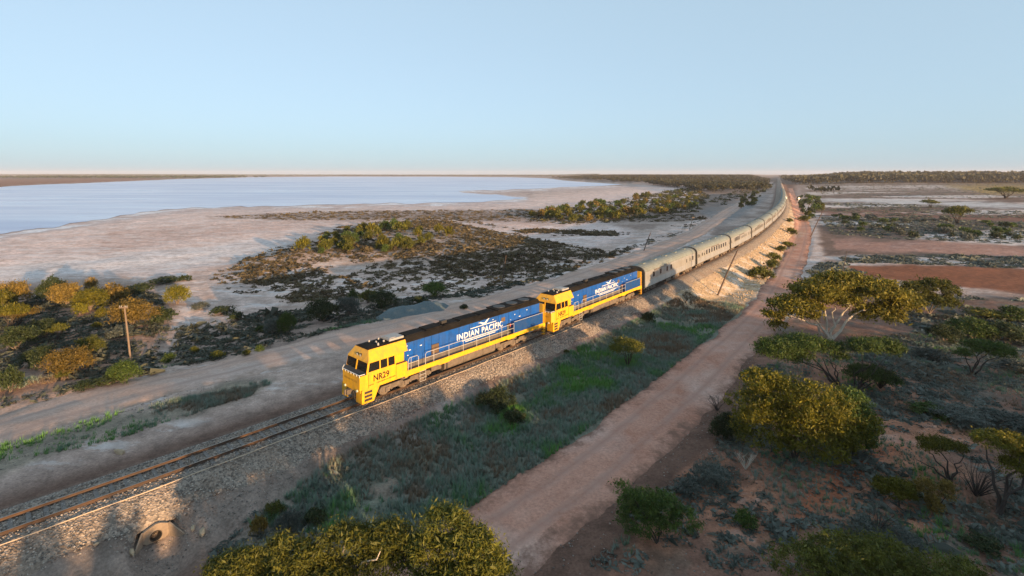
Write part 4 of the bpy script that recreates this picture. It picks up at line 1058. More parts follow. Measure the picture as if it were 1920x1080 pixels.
def plant(name, key, pos, rx, h, label, cat, group=None, rz=None, ry=None, sink=.03):
    cm, tm = PRO[key]; o = empty(name, pos, 0)
    o.location.z -= sink*h
    rg = random.Random(pos[0]*13.7+pos[1]); rz = rg.uniform(0, 6.28) if rz is None else rz
    o.rotation_euler = (0, 0, rz); o.scale = (rx, ry or rx, h)
    link(bpy.data.objects.new('crown', cm), o); link(bpy.data.objects.new('trunk', tm), o)
    tag(o, label, cat, group); return o
def bush(u, v, rx, hp, key, label, cat='bush', group=None, name=None, ry=None):
    """bush whose foot the photo shows at (u, v), half-width rx px and height hp px"""
    p = gpos(u, v); k = FOC/p.y
    nm = name or ('shrub' if cat == 'shrub' else 'bush' if cat == 'bush' else 'tree')
    return plant(nm, key, p, rx/k, hp/k, label, cat, group, ry=(ry/k if ry else None))

# --- trees and bushes of the right foreground
def special(name, u, v, blobs_px, label, leafm, bark, nclump, per, leaf, cr, stems, r0=.12, asp=.36, up=.3, depth=.8, seed=1, cat='tree'):
    """a tree modelled on its own: blobs given as photo offsets (u, v, ru, rv), spread in depth"""
    p = gpos(u, v); k = FOC/p.y; rg = random.Random(seed); B = []
    for bu, bv, ru, rv in blobs_px:
        B.append(((bu-u)/k, rg.uniform(-.5, .5)*ru/k*depth, (v-bv)/k, ru/k, max(ru/k*depth, .4), rv/k))
    o = empty(name, p)
    link(bpy.data.objects.new('crown', crown_mesh('crown', seed, B, int(nclump*(.60 if 'tree' in name else .55)), int(per*2.5), leaf*.82, cr*.9, leafm, asp, up, -.15 if 'tree' in name else -.75)), o)
    link(bpy.data.objects.new('trunk', limbs('trunk', seed, [((a-u)/k, rg.uniform(-.6, .6), (v-c)/k) for a, c in stems], r0, bark, stems=2, n=7)), o)
    tag(o, label, cat); return o
special('gum_tree', 1556, 638, [(1490,576,46,20),(1535,550,50,24),(1590,538,52,24),(1640,550,50,30),(1688,576,36,32),(1650,592,44,18),(1450,590,22,9),(1458,610,16,7),(1575,565,40,16),(1515,592,26,9)],
        'large spreading gum tree with pale forked trunks beside the red dirt road', L_gum, M_white_bark, 2300, 15, .17, .62,
        [(1500,580),(1535,560),(1560,570),(1605,556),(1650,575),(1465,590),(1690,590)], .17, seed=11)
special('gum_tree', 1742, 592, [(1715,548,28,20),(1755,540,34,18),(1788,552,18,14),(1740,562,40,12)], 'olive tree half hidden behind the large gum tree, near the red flat', L_olive, M_bark, 700, 14, .17, .5,
        [(1715,552),(1755,545),(1785,556)], .1, seed=12)
special('umbrella_tree', 1578, 732, [(1450,652,42,18),(1505,648,46,17),(1550,655,34,15),(1478,668,50,12),(1570,668,18,8)], 'flat topped acacia with bare dark stems below the large gum tree', L_green, M_dbark, 1200, 18, .10, .36,
        [(1450,660),(1480,655),(1510,655),(1550,662),(1530,650),(1465,668)], .07, asp=.26, up=.9, seed=13)
special('umbrella_tree', 1604, 736, [(1612,648,34,16),(1655,652,38,15),(1686,660,18,9),(1640,706,42,11),(1665,712,20,7)], 'flat topped acacia of two tiers with a fan of bare twigs', L_green, M_dbark, 900, 18, .10, .34,
        [(1612,655),(1650,655),(1685,662),(1640,706),(1665,712),(1600,690),(1660,690),(1680,700),(1620,680)], .06, asp=.26, up=.9, seed=14)
special('broad_bush', 1490, 862, [(1450,770,70,50),(1515,758,60,48),(1440,800,60,45),(1520,800,72,50),(1580,775,40,40),(1605,800,36,40),(1470,735,42,28),(1560,820,50,36),(1430,715,36,16)],
        'broad dense bush with yellow lit top right of the red road', L_yellow, M_dbark, 2600, 18, .085, .36, [(1450,780),(1500,770),(1560,790),(1470,740)], .08, up=.5, seed=15, cat='bush')
special('round_bush', 1364, 824, [(1364,797,26,22),(1345,803,14,14),(1385,800,16,16)], 'small dark rounded bush at the left foot of the broad bush', L_dark, M_dbark, 420, 16, .07, .25, [(1364,800)], .05, seed=16, cat='bush')
special('dark_bush', 1600, 858, [(1590,765,44,34),(1610,800,40,38),(1622,825,26,24)], 'dark green bush behind the right side of the broad bush', L_green, M_dbark, 800, 16, .09, .34, [(1590,780),(1612,800)], .06, seed=17, cat='bush')
special('umbrella_tree', 1822, 702, [(1860,656,34,17),(1835,652,26,14),(1880,663,16,11),(1802,662,16,9)], 'small dark stemmed tree with one flat green crown on the right', L_green, M_dbark, 620, 18, .09, .3, [(1860,660),(1838,658),(1805,664),(1880,668)], .08, asp=.26, up=.9, seed=18)
special('twisted_tree', 1872, 962, [(1865,830,36,18),(1905,842,34,24),(1935,860,30,34),(1900,875,24,18),(1960,900,40,40)], 'crooked dark trunked tree with yellow crown cut by the right frame edge', L_yellow, M_dbark, 1000, 18, .065, .26,
        [(1865,838),(1905,850),(1935,870),(1890,890)], .11, seed=19)
special('umbrella_tree', 1782, 906, [(1765,838,32,11),(1800,842,16,9),(1745,842,14,7)], 'thin dark stemmed tree with small yellow flat crown', L_yellow, M_dbark, 420, 18, .06, .22, [(1765,842),(1800,848),(1745,846),(1730,870),(1815,880)], .07, asp=.26, up=.8, seed=20)
special('round_bush', 1688, 950, [(1675,912,30,17),(1705,922,20,14),(1655,910,16,12)], 'low mound of bright yellow green bush in the dark litter', L_yellow, M_dbark, 620, 18, .055, .2, [(1680,915)], .04, seed=21, cat='bush')
special('round_bush', 1752, 958, [(1740,915,16,14),(1772,918,14,18),(1748,940,14,14)], 'ragged dark yellow bush beside the bright yellow mound', L_gold, M_dbark, 300, 16, .055, .2, [(1740,915),(1772,918)], .04, seed=22, cat='bush')
special('foreground_bush', 1660, 1130, [(1510,1065,60,26),(1590,1055,70,26),(1670,1060,70,30),(1750,1068,70,30),(1815,1085,50,24),(1640,1095,150,34)], 'wide olive bush along the bottom right frame edge', L_olive, M_dbark, 2000, 18, .062, .26, [(1510,1070),(1600,1060),(1700,1065),(1800,1085)], .08, seed=23, cat='bush')
special('dark_bush', 1232, 1018, [(1190,945,32,26),(1235,960,46,32),(1280,972,30,26),(1210,985,50,26),(1165,915,18,16)], 'dark green shaggy bush between the red road and the bottom frame', L_green, M_dbark, 900, 18, .06, .22, [(1190,950),(1240,965),(1165,920)], .05, up=.7, seed=24, cat='bush')
special('foreground_tree', 640, 1210, [(560,1042,44,22),(640,1022,46,22),(722,1016,46,20),(600,1078,80,26),(722,1066,70,28),(522,1022,20,12)], 'olive gum crown filling the bottom edge left of the red road', L_olive, M_white_bark, 1350, 14, .10, .34, [(560,1040),(640,1015),(720,1015),(600,1075),(690,1050)], .10, seed=25, asp=.24)
special('foreground_tree', 850, 1215, [(830,985,46,20),(880,1010,44,26),(900,1050,50,36),(800,1030,40,26),(850,1075,80,30),(930,1080,30,22)], 'olive gum with pale forked branches at the bottom beside the red road', L_olive, M_white_bark, 1250, 14, .10, .32, [(830,990),(880,1012),(900,1050),(800,1030),(860,1000)], .10, seed=26, asp=.24)
special('foreground_tree', 455, 1190, [(450,1062,42,20),(420,1080,40,22),(490,1085,40,22)], 'small olive treetop at the bottom edge right of the culvert', L_olive, M_bark, 800, 14, .09, .3, [(450,1065),(480,1085)], .07, seed=27, asp=.24)
for u, v, rx, hp, key, lab in ((484,1000,18,34,'gold_dome_mid','small orange tinged bush at the shaded foot of the bank'), (536,1002,30,40,'grey_dome_near','grey green rounded bush between the culvert and the foreground gum'),
        (588,985,26,30,'dark_dome_mid','dark bush in the shaded grass above the foreground gum'), (515,965,22,22,'olive_dome_mid','low olive bush at the foot of the ballast bank'),
        (1178,688,39,54,'olive_umbrella_near','single domed bush standing in the grass strip below the second locomotive'), (930,768,44,40,'dark_dome_near','spreading dark bush in the grass strip below the leading locomotive'),
        (966,796,25,28,'dark_dome_mid','small dark bush just below the spreading dark bush'), (1217,603,17,18,'dark_dome_mid','tiny dark bush at the ballast foot beside the second locomotive'),
        (1062,664,6,9,'olive_dome_far','tiny olive tuft on the pale line beside the ballast'), (1395,985,26,30,'green_dome_mid','small green bush on the litter left of the red bare patch'),
        (1330,905,44,34,'grey_dome_near','teal grey saltbush below the broad bush beside the road'), (1290,925,34,26,'grey_dome_mid','low grey saltbush at the red road edge'),
        (1680,1020,50,24,'grey_dome_near','wide grey saltbush above the bottom right bush'), (1620,1000,36,22,'grey_dome_mid','grey saltbush under the dead twigs'),
        (1800,790,60,26,'grey_dome_near','pale blue grey saltbush patch on the right'), (1880,800,50,26,'grey_dome_mid','blue grey saltbush by the right frame edge'), (1752,780,40,20,'green_dome_mid','pale green low bush beside the wheel track'),
        (1770,640,34,34,'dark_dome_near','dark purple grey bush behind the small flat crowned tree'), (1822,636,48,44,'green_dome_near','broad green bush with yellow tip, right of the gum trees'),
        (1880,640,50,40,'dark_dome_near','dark green bush at the right edge behind the flat crowned tree'), (1852,596,40,18,'olive_dome_mid','low olive bush between white salt patches on the right'),
        (1902,600,30,26,'green_dome_mid','green bush at the right frame edge near the salt patches'), (1905,695,36,20,'grey_dome_mid','grey bush right of the small flat crowned tree'),
        (1745,672,34,18,'grey_dome_mid','pale grey low bush between the gum and the flat crowned tree'), (1545,790,40,40,'olive_dome_mid','olive bush above the broad bush'), (1430,720,32,26,'green_umbrella_mid','green flat bush at the red road edge above the broad bush'),
        (1850,1030,40,20,'dark_dome_mid','dark low bush in the bottom right litter')):
    bush(u, v, rx, hp, key, lab)
# dead twig bushes
def twigs(u, v, hp, n, spread, label, seed, m=M_dbark):
    p = gpos(u, v); k = FOC/p.y; h = hp/k; rg = random.Random(seed); q = MB()
    for i in range(n):
        a = rg.uniform(0, 6.28); r = rg.uniform(.2, 1)*spread*h; e = Vector((r*math.cos(a), r*math.sin(a), h*rg.uniform(.5, 1)))
        mid = e*.5 + Vector((rg.uniform(-.1, .1), rg.uniform(-.1, .1), .12))*h; q.tube([(0, 0, -.05), mid, e], .022*h**.5, .006, 4)
        for _ in range(3):
            f = rg.uniform(.4, .9); s_ = mid.lerp(e, f); q.tube([s_, s_ + Vector((rg.uniform(-.3, .3), rg.uniform(-.3, .3), rg.uniform(.1, .35)))*h], .008, .003, 3)
    o = q.build('dead_bush', m); o.location = p; tag(o, label, 'dead bush')
twigs(1645, 1000, 50, 16, .8, 'bare leafless bush leaning over grey saltbush at bottom right', 1)
twigs(1650, 728, 52, 34, .9, 'fan of bare dark twigs under the two tiered acacia', 2)
twigs(1398, 880, 30, 14, .7, 'pale dead sticks under the left side of the broad bush', 3, M_white_bark)
twigs(1830, 930, 60, 30, 1.0, 'tangle of bare purple grey twigs beside the crooked tree', 4)
twigs(1345, 770, 26, 16, .9, 'bare twiggy shrub at the edge of the red road', 5)

# --- bushes of the left bank (all picked from the photo)
for u, v, rx, hp, key, lab in ((28,572,30,48,'gold_dome_near','pale golden bush at the left frame edge by the salt flat'), (98,566,30,50,'dark_dome_near','dark green bush at the edge of the salt flat'),
        (126,572,30,44,'gold_dome_near','golden bush leaning on the dark green bush by the flat'), (168,582,32,44,'yellow_dome_near','yellow green bush in the row along the salt flat'),
        (212,568,30,38,'gold_dome_mid','dry gold bush at the right end of the flat side row'), (170,546,12,28,'gold_dome_mid','small gold bush standing highest behind the flat side row'),
        (333,570,24,38,'yellow_dome_near','lone round yellow lit bush on the open sand'), (72,690,34,42,'dark_dome_near','large round dark bush left of the gold fronted bush'), (134,700,44,50,'gold_dome_near','large round bush with gold lit front near the pole'),
        (168,664,24,34,'olive_dome_near','olive bush behind the gold fronted bush'), (245,610,48,52,'gold_dome_near','wide airy golden bush behind the timber pole'), (300,606,28,30,'dark_dome_mid','dark bush right of the timber pole'),
        (232,716,34,42,'green_dome_near','dark green bush at the foot of the timber pole'), (205,720,24,20,'dark_dome_mid','low dark shrub left of the pole foot'), (20,618,34,50,'yellow_umbrella_near','yellow lit tree at the left frame edge'),
        (30,655,40,46,'dark_dome_near','dark bush at the left frame edge below the yellow tree'), (85,632,34,36,'dark_dome_near','shaded bush in the hollow of the left bank'), (108,640,18,34,'olive_umbrella_mid','pale stemmed small tree in the middle of the left bank'),
        (35,610,34,36,'gold_umbrella_near','white stemmed tree with gold crown on the left bank'), (150,590,14,24,'yellow_dome_mid','small bright bush in the golden hollow'), (190,596,12,22,'yellow_dome_mid','small yellow bush left of the airy golden bush'),
        (180,615,10,12,'yellow_dome_mid','tiny yellow bush on the red slope'), (118,710,14,18,'olive_dome_mid','small olive bush before the gold fronted bush'), (20,735,24,50,'dark_dome_mid','dark bush at the left edge near the road'),
        (160,728,26,16,'dark_dome_mid','low dark shrub at the road edge'), (222,632,26,22,'grey_dome_mid','grey shrub behind the timber pole'), (10,580,20,40,'yellow_dome_mid','yellow bush cut by the left frame edge'), (240,555,26,18,'dark_dome_mid','low dark green shrub by the sand'),
        (265,548,26,18,'dark_dome_mid','dark shrub in the line above the golden bush'), (310,530,30,12,'dark_dome_mid','flat dark shrub line on the salt edge'), (345,526,16,10,'dark_dome_far','small dark shrub at the end of the line on the salt edge'),
        (415,590,28,16,'dark_dome_mid','dark bush on the pale sand right of the lone round bush'), (375,580,20,14,'grey_dome_mid','small grey shrub near the lone round bush')):
    bush(u, v, rx, hp, key, lab, 'bush', 'bushes on the left bank')
for u, v, rx, hp, key, lab in ((605,602,36,44,'dark_dome_near','wide dark bush beside the service road'), (655,590,26,36,'grey_dome_near','bare looking purple grey bush beside the service road'), (718,576,34,34,'dark_dome_near','dark bush of the clump above the gravel heap'),
        (690,568,22,28,'olive_dome_mid','olive bush left of centre in the clump above the gravel heap'), (661,562,13,20,'green_dome_mid','narrow green bush at the left of the clump'), (815,556,31,30,'green_dome_near','large round green bush alone on the pale flat'),
        (785,570,16,16,'dark_dome_mid','small dark bush between the round green bush and the heap'), (538,625,22,42,'green_dome_near','upright green bush in the dark scrub by the road'), (512,625,22,32,'grey_dome_near','purple grey bush left of the upright green bush'),
        (445,600,18,16,'dark_dome_mid','blue grey low bush on the scrubby sand'), (490,622,12,12,'green_dome_mid','tiny green bush in the scrub'), (486,660,10,14,'green_dome_mid','small green bush at the road edge'), (365,662,10,14,'olive_dome_mid','small olive bush on the scrubby flat'),
        (408,672,14,16,'olive_dome_mid','olive shrub at the upper road edge'), (462,668,10,14,'olive_dome_mid','olive tuft beside the small green road bush'), (316,680,14,18,'green_dome_mid','green shrub on the sandy wash'), (870,580,10,10,'dark_dome_mid','dark tuft on the road edge behind the leading locomotive')):
    bush(u, v, rx, hp, key, lab, 'bush', 'bushes beside the service road')
# --- taller bushes on the dune, the thicket beyond, and the row at the foot of the lit bank
COLN = {'olive': 'olive', 'green': 'green', 'yellow': 'yellow green', 'dark': 'dark green', 'gold': 'golden', 'grey': 'grey', 'brown': 'brown'}
def field(polys, n, keys, hr, wr, label, group, seed, cat='bush', name='bush', mind=0):
    rg = random.Random(seed); k = 0; tries = 0
    while k < n and tries < n*60:
        tries += 1; P_ = rg.choice(polys); us = [p[0] for p in P_]; vs_ = [p[1] for p in P_]
        u = rg.uniform(min(us), max(us)); v = rg.uniform(min(vs_), max(vs_))
        if poly_sd(np.array([u]), np.array([v]), P_)[0] < 0: continue
        p = gpos(u, v); h = rg.uniform(*hr); w_ = h*rg.uniform(*wr)
        ky = rg.choice(keys); sz = 'tall' if h > hr[0]+.62*(hr[1]-hr[0]) else 'low' if h < hr[0]+.25*(hr[1]-hr[0]) else 'mid sized'
        us_ = (u-min(us))/(max(us)-min(us)); where = 'left part' if us_ < .33 else 'right part' if us_ > .67 else 'middle'
        plant(name, ky, p, w_, h, label % (sz, COLN[ky.split('_')[0]], where), cat, group); k += 1
field([[(560,470),(640,430),(820,418),(860,440),(760,470),(680,478),(600,482)]], 55, ['yellow_dome_far','olive_dome_far','yellow_dome_mid','olive_dome_mid','green_dome_mid'], (1.6, 3.6), (.45, .7), '%s %s bush in the %s of the scrubby dune by the lake', 'bushes on the dune', 1)
field([[(985,408),(1090,385),(1300,352),(1325,370),(1300,395),(1200,408),(1080,418)]], 150, ['olive_dome_far','olive_dome_mid','yellow_dome_far','green_dome_far','gold_dome_far'], (1.8, 4.6), (.5, .85), '%s %s bush in the %s of the thicket by the lake', 'thicket bushes', 2)
field([[(1395,368),(1440,345),(1450,347),(1415,385),(1385,392)]], 26, ['dark_dome_far','olive_dome_far'], (2, 4), (.5, .8), '%s %s bush in the %s of the row left of the track', 'bushes left of the far track', 3)
field([[(1495,400),(1488,360),(1530,372),(1545,395),(1525,415)]], 30, ['dark_dome_far','olive_dome_far','green_dome_far'], (2, 4), (.5, .9), '%s %s bush in the %s of the clump right of the carriages', 'bushes right of the far track', 4)
field([[(1560,400),(1900,420),(1920,455),(1700,445),(1570,430)]], 45, ['dark_dome_far','grey_dome_far','green_dome_far'], (1.2, 2.6), (.7, 1.2), '%s %s shrub in the %s of the scrub belt on the flats', 'shrubs of the right scrub belt', 5)
for u, v, rx, hp, lab in ((1430,522,24,24,'olive bush nearest the leaning pole at the foot of the lit bank'), (1447,503,16,18,'second bush up the row at the foot of the lit bank'), (1452,488,14,16,'third bush up the row at the foot of the lit bank'),
        (1464,472,12,13,'fourth bush up the row at the foot of the lit bank'), (1478,462,14,10,'low flat bush in the row at the foot of the lit bank'), (1485,440,11,14,'round bush beside the road below the carriages'), (1481,417,8,8,'small bush below the middle carriages'),
        (1508,415,14,12,'dark oval bush on the far sandy verge'), (1412,520,14,16,'dark small bush left of the olive bush at the bank foot')):
    bush(u, v, rx, hp, 'olive_dome_mid' if rx > 9 else 'olive_dome_far', lab, 'bush', 'bushes at the foot of the lit bank')
for u, v, rx, hp, lab in ((1796,420,30,34,'taller olive tree in the right scrub belt'), (1745,390,18,16,'small tree by the white salt strip on the right'), (1885,372,40,22,'low broad tree at the right edge of the yellow field')):
    bush(u, v, rx, hp, 'olive_umbrella_mid', lab, 'tree')

# --- trees out of frame towards the sun: the belt whose shade lies over the foreground
belt = random.Random(5)
for row in (0, 1):
    for i in range(-9, 19 - 2*row):
        if row and i in (3, 5): continue
        f = (i+.5*row)/18; x = 55*f + 3.2*row + belt.uniform(-.8, .8); y = -21 + 62*f - 4*row + belt.uniform(-.8, .8)
        h_ = (belt.uniform(7.0, 7.8) if i < 8 else belt.uniform(5.4, 6.2)) + .4*row; r_ = 2.7 if i in (2, 3, 4, 5) else belt.uniform(3.4, 4.2)
        plant('gum_tree', belt.choice(['olive_dome_near','green_dome_near']), Vector((x, y, hgt(x, y))), r_, h_, 'olive gum in the belt of trees off to the right', 'tree', 'tree belt beyond the right frame edge')

# ------------------------------------------------------------------ ground cover (uncountable)
def template(seed, n, leaf, asp=.45, flat_=.6):
    rng = np.random.default_rng(seed); d = rng.normal(size=(n, 3)); d /= np.linalg.norm(d, axis=1)[:, None]; d[:, 2] = np.abs(d[:, 2])
    C = d*rng.uniform(.45, 1, n)[:, None]*np.array([1, 1, flat_]); V, F = leaves(C, leaf, asp, rng, .4); return V, F
def pick(poly, n, seed, dens=None, world=True):
    """points scattered evenly over the ground inside a photo-outlined area"""
    rng = np.random.default_rng(seed); W = np.array([at(u, v, -2.6)[:2] for u, v in poly]); lo = W.min(0); hi = W.max(0); out = np.zeros((0, 2)); it = 0
    while len(out) < n and it < 60:
        it += 1; q = rng.uniform(lo, hi, (max(n, 2000), 2)); ok = poly_sd(q[:, 0], q[:, 1], W) > 0
        if dens is not None: ok &= rng.random(len(q)) < dens(q[:, 0], q[:, 1])
        out = np.vstack([out, q[ok]])
    return out[:n]
TPL = [template(s, 26, .30) for s in range(4)]
def cover(name, areas, m, label, cat, seed, size, flat_=.8):
    rng = np.random.default_rng(seed); parts = []
    P = np.vstack([pick(*a) for a in areas]); a1, a2 = road_masks(P[:, 0], P[:, 1]); dt, _ = line_dist(P[:, 0], P[:, 1], TL)
    P = P[(a1 > 4.6) & (a2 > 3.8) & (np.abs(dt) > 4.2)]
    z = hgts(P[:, 0], P[:, 1]); P3 = np.stack([P[:, 0], P[:, 1], z-.02], 1); N = len(P3); k = rng.integers(0, len(TPL), N)
    Vs = []; Fs = []; Ts = []; off = 0
    for t in range(len(TPL)):
        T, TF = TPL[t]; Q = P3[k == t]; n = len(Q)
        if not n: continue
        r = rng.uniform(*size, n)*rng.lognormal(0, .33, n); rz = rng.uniform(0, 6.28, n); c, s_ = np.cos(rz), np.sin(rz)
        X = T[None, :, 0]*r[:, None]; Y = T[None, :, 1]*r[:, None]; Z = T[None, :, 2]*r[:, None]*rng.uniform(.6, 1.1, n)[:, None]*flat_
        V = np.stack([X*c[:, None]-Y*s_[:, None], X*s_[:, None]+Y*c[:, None], Z], -1) + Q[:, None]
        Vs.append(V.reshape(-1, 3)); Fs.append((TF[None]+(np.arange(n)*len(T))[:, None, None]).reshape(-1, 4)+off); off += n*len(T)
        ti = np.clip(rng.random(n)[:, None]*.7 + rng.random((n, len(TF)))*.4 - .05, 0, 1); Ts.append(np.repeat(ti.ravel(), 4))
    o = link(bpy.data.objects.new(name, np_mesh(name, np.vstack(Vs), np.vstack(Fs), [m], False, {'tint': ('FLOAT', np.concatenate(Ts))})))
    tag(o, label, cat, kind='stuff'); return o
def patch(sc_, lo, hi, seed): return lambda x, y: sstep(lo, hi, fbm(x*sc_, y*sc_, seed))
cover('dune_scrub', [([(420,498),(600,440),(700,416),(830,412),(1040,452),(1150,476),(1060,520),(940,530),(800,505),(620,490),(500,512)], 4200, 1, patch(.06, .28, .62, 3)), ([(400,520),(420,490),(600,430),(700,408),(860,405),(1060,445),(1200,470),(1100,520),(960,548),(760,548),(560,560),(440,560)], 1500, 17, patch(.07, .38, .7, 13)),
                     ([(430,500),(1150,480),(1180,500),(1000,540),(800,545),(560,560),(470,540)], 700, 2, patch(.09, .45, .65, 4)),
                     ([(395,404),(640,394),(1000,391),(1110,402),(1300,400),(1310,412),(1080,416),(800,410),(520,411)], 2600, 3, None),
                     ([(960,430),(1120,416),(1320,408),(1310,425),(1150,440),(1000,440)], 900, 5, patch(.03, .4, .6, 5))], L_brown, 'low brown scrub dotted over the dune and lake shore', 'scrub', 11, (.35, .95))
cover('thicket_scrub', [([(985,410),(1090,386),(1300,350),(1330,366),(1310,395),(1200,410),(1080,420)], 1100, 71, None), ([(1330,372),(1440,340),(1440,346),(1350,385)], 200, 72, None)], L_wood, 'low olive undergrowth filling the thicket between lake and railway', 'scrub', 19, (.8, 2.0), 1.1)
cover('roadside_scrub', [([(330,600),(450,580),(560,575),(700,560),(880,552),(1060,520),(1200,470),(1200,485),(1000,552),(880,578),(700,606),(480,680),(330,715)], 1700, 6, patch(.12, .36, .56, 6)),
                      ([(-60,560),(300,545),(330,640),(270,725),(40,775),(-120,800)], 2000, 7, patch(.15, .32, .55, 7)),
                      ([(1130,478),(1290,425),(1320,402),(1330,412),(1230,462),(1150,500)], 120, 8, None)], L_sdark, 'low dark saltbush along the service road and left bank', 'scrub', 12, (.25, .7))
cover('flats_scrub', [([(1545,345),(2100,345),(2100,370),(1700,372),(1540,368)], 3800, 9, None), ([(1545,378),(1750,382),(2100,392),(2100,410),(1700,404),(1545,396)], 1200, 10, patch(.02, .38, .6, 8)),
                      ([(1540,405),(1700,404),(2100,425),(2100,460),(1700,446),(1560,435)], 2400, 11, None), ([(1560,470),(1700,470),(2050,482),(2100,505),(1700,490),(1590,486)], 900, 12, patch(.05, .42, .6, 9)),
                      ([(1500,500),(1560,485),(1600,500),(1640,520),(1520,530)], 140, 13, None), ([(1700,545),(1990,560),(2100,640),(1750,640),(1700,600)], 420, 14, patch(.1, .4, .6, 10))], L_grey, 'low grey saltbush in belts across the right flats', 'scrub', 13, (.4, 1.05))
cover('litter_scrub', [([(1150,1020),(1340,860),(1420,700),(1700,620),(2000,640),(2100,1100),(1100,1100)], 3800, 15, patch(.18, .34, .6, 11)), ([(380,1060),(470,985),(640,900),(560,1080)], 130, 16, None)], L_grey, 'grey saltbush and twiggy ground cover under the right hand bushes', 'scrub', 14, (.18, .5))
# grass tufts
def tuft(seed, n=11):
    rng = np.random.default_rng(seed); V = []; F = []
    for i in range(n):
        a = rng.uniform(0, 6.28); r = rng.uniform(0, .28); l = rng.uniform(.6, 1.1); b_ = np.array([r*np.cos(a), r*np.sin(a), 0]); ln = rng.uniform(.1, .6)
        tp = b_ + np.array([np.cos(a)*ln, np.sin(a)*ln, l]); sd = np.array([-np.sin(a), np.cos(a), 0])*.055; k = len(V); V += [b_-sd, b_+sd, tp]; F.append((k, k+1, k+2))
    return np.array(V), np.array(F)
L_grass = bpy.data.materials.new('grass_blade'); L_grass.use_nodes = True; nt = L_grass.node_tree; b = nt.nodes['Principled BSDF']
ga = nt.nodes.new('ShaderNodeAttribute'); ga.attribute_name = 'tint'; rp_ = nt.nodes.new('ShaderNodeValToRGB'); nt.links.new(ga.outputs['Fac'], rp_.inputs[0])
el = rp_.color_ramp.elements; el[0].position = 0; el[0].color = (.19, .135, .09, 1); el[1].position = 1; el[1].color = (.11, .25, .055, 1)
e_ = el.new(.32); e_.color = (.21, .26, .22, 1); e_ = el.new(.62); e_.color = (.12, .20, .13, 1)
nt.links.new(rp_.outputs[0], b.inputs['Base Color']); b.inputs['Roughness'].default_value = .7; b.inputs['Specular IOR Level'].default_value = .2
GSTRIP = [(470,1000),(620,895),(770,800),(960,705),(1180,605),(1290,562),(1425,572),(1380,640),(1240,748),(1100,868),(970,955),(860,1000),(640,1020)]
def grass(name, areas, label, seed, size, bias=0.0):
    rng = np.random.default_rng(seed); P = np.vstack([pick(*a) for a in areas]); a1, a2 = road_masks(P[:, 0], P[:, 1]); dt, _ = line_dist(P[:, 0], P[:, 1], TL)
    P = P[(a1 > 3.5) & (a2 > 2.9) & (np.abs(dt) > 3.9)]; N = len(P); n1 = fbm(P[:, 0]*.17, P[:, 1]*.17, 77); n2 = fbm(P[:, 0]*.8, P[:, 1]*.8, 78)
    t = np.clip(.47 + bias + (n1-.5)*2.6 + (n2-.5)*.8 + rng.normal(size=N)*.12, 0, 1)
    T, TF = tuft(seed); sc3 = rng.uniform(*size, N)*(.7+.7*n2); o = scatter_mesh(name, T, TF, np.stack([P[:, 0], P[:, 1], hgts(P[:, 0], P[:, 1])-.02], 1), rng.uniform(0, 6.28, N), sc3, [L_grass], {'tint': ('FLOAT', t)})
    tag(o, label, 'grass', kind='stuff')
grass('grass', [(GSTRIP, 24000, 21, patch(.25, .2, .45, 20))], 'green and grey grass filling the strip between railway and red road', 31, (.22, .5))
grass('verge_grass', [([(-60,905),(0,868),(100,838),(200,805),(330,775),(440,750),(490,748),(470,768),(350,806),(240,846),(140,874),(0,903),(-60,935)], 1500, 22, patch(.3, .22, .7, 23)), ([(465,744),(500,734),(508,742),(480,752)], 40, 23)], 'green weeds on the verge between dirt road and track', 32, (.2, .4), .30)
grass('litter_grass', [([(1130,1060),(1330,860),(1420,680),(1700,620),(2000,640),(2000,1100)], 7000, 24, patch(.22, .42, .58, 25)), ([(-40,740),(300,690),(520,650),(760,600),(750,592),(480,660),(250,705),(-40,760)], 1800, 25)], 'sparse dull grass among the litter and on the road edges', 33, (.15, .36), -.22)
# pebbles
rng = np.random.default_rng(9); P = np.vstack([pick([(840,1010),(1100,860),(1400,640),(1960,640),(2050,1100),(800,1100)], 5200, 41), pick([(0,1080),(420,900),(640,830),(560,930),(420,1010),(300,1080)], 1800, 42), pick([(-40,880),(500,680),(520,700),(0,920)], 800, 43)])
pb = scatter_mesh('pebbles', OCT, OCF, np.stack([P[:, 0], P[:, 1], hgts(P[:, 0], P[:, 1])+.01], 1), rng.uniform(0, 6.28, len(P)), rng.uniform(.02, .075, len(P)), [M_stone], {'tint': ('FLOAT', rng.random(len(P)))})
tag(pb, 'pale pebbles strewn over the red soil and road edges', 'pebbles', kind='stuff')
q_ = np.random.default_rng(77); sB = q_.uniform(46, 190, 2600); dB = q_.uniform(3.2, 11, 2600); PB = np.array([toff(a_, b_) for a_, b_ in zip(sB, dB)])
br = scatter_mesh('bank_stones', OCT, OCF, np.stack([PB[:, 0], PB[:, 1], hgts(PB[:, 0], PB[:, 1])+.02], 1), q_.uniform(0, 6.28, 2600), q_.uniform(.06, .22, 2600)*(.5+sB/160), [mat('sandy_stone', (.42, .30, .19), .9, var=.4, vscale=.8)])
tag(br, 'sandy stones strewn down the sunlit railway bank', 'stones', kind='stuff')
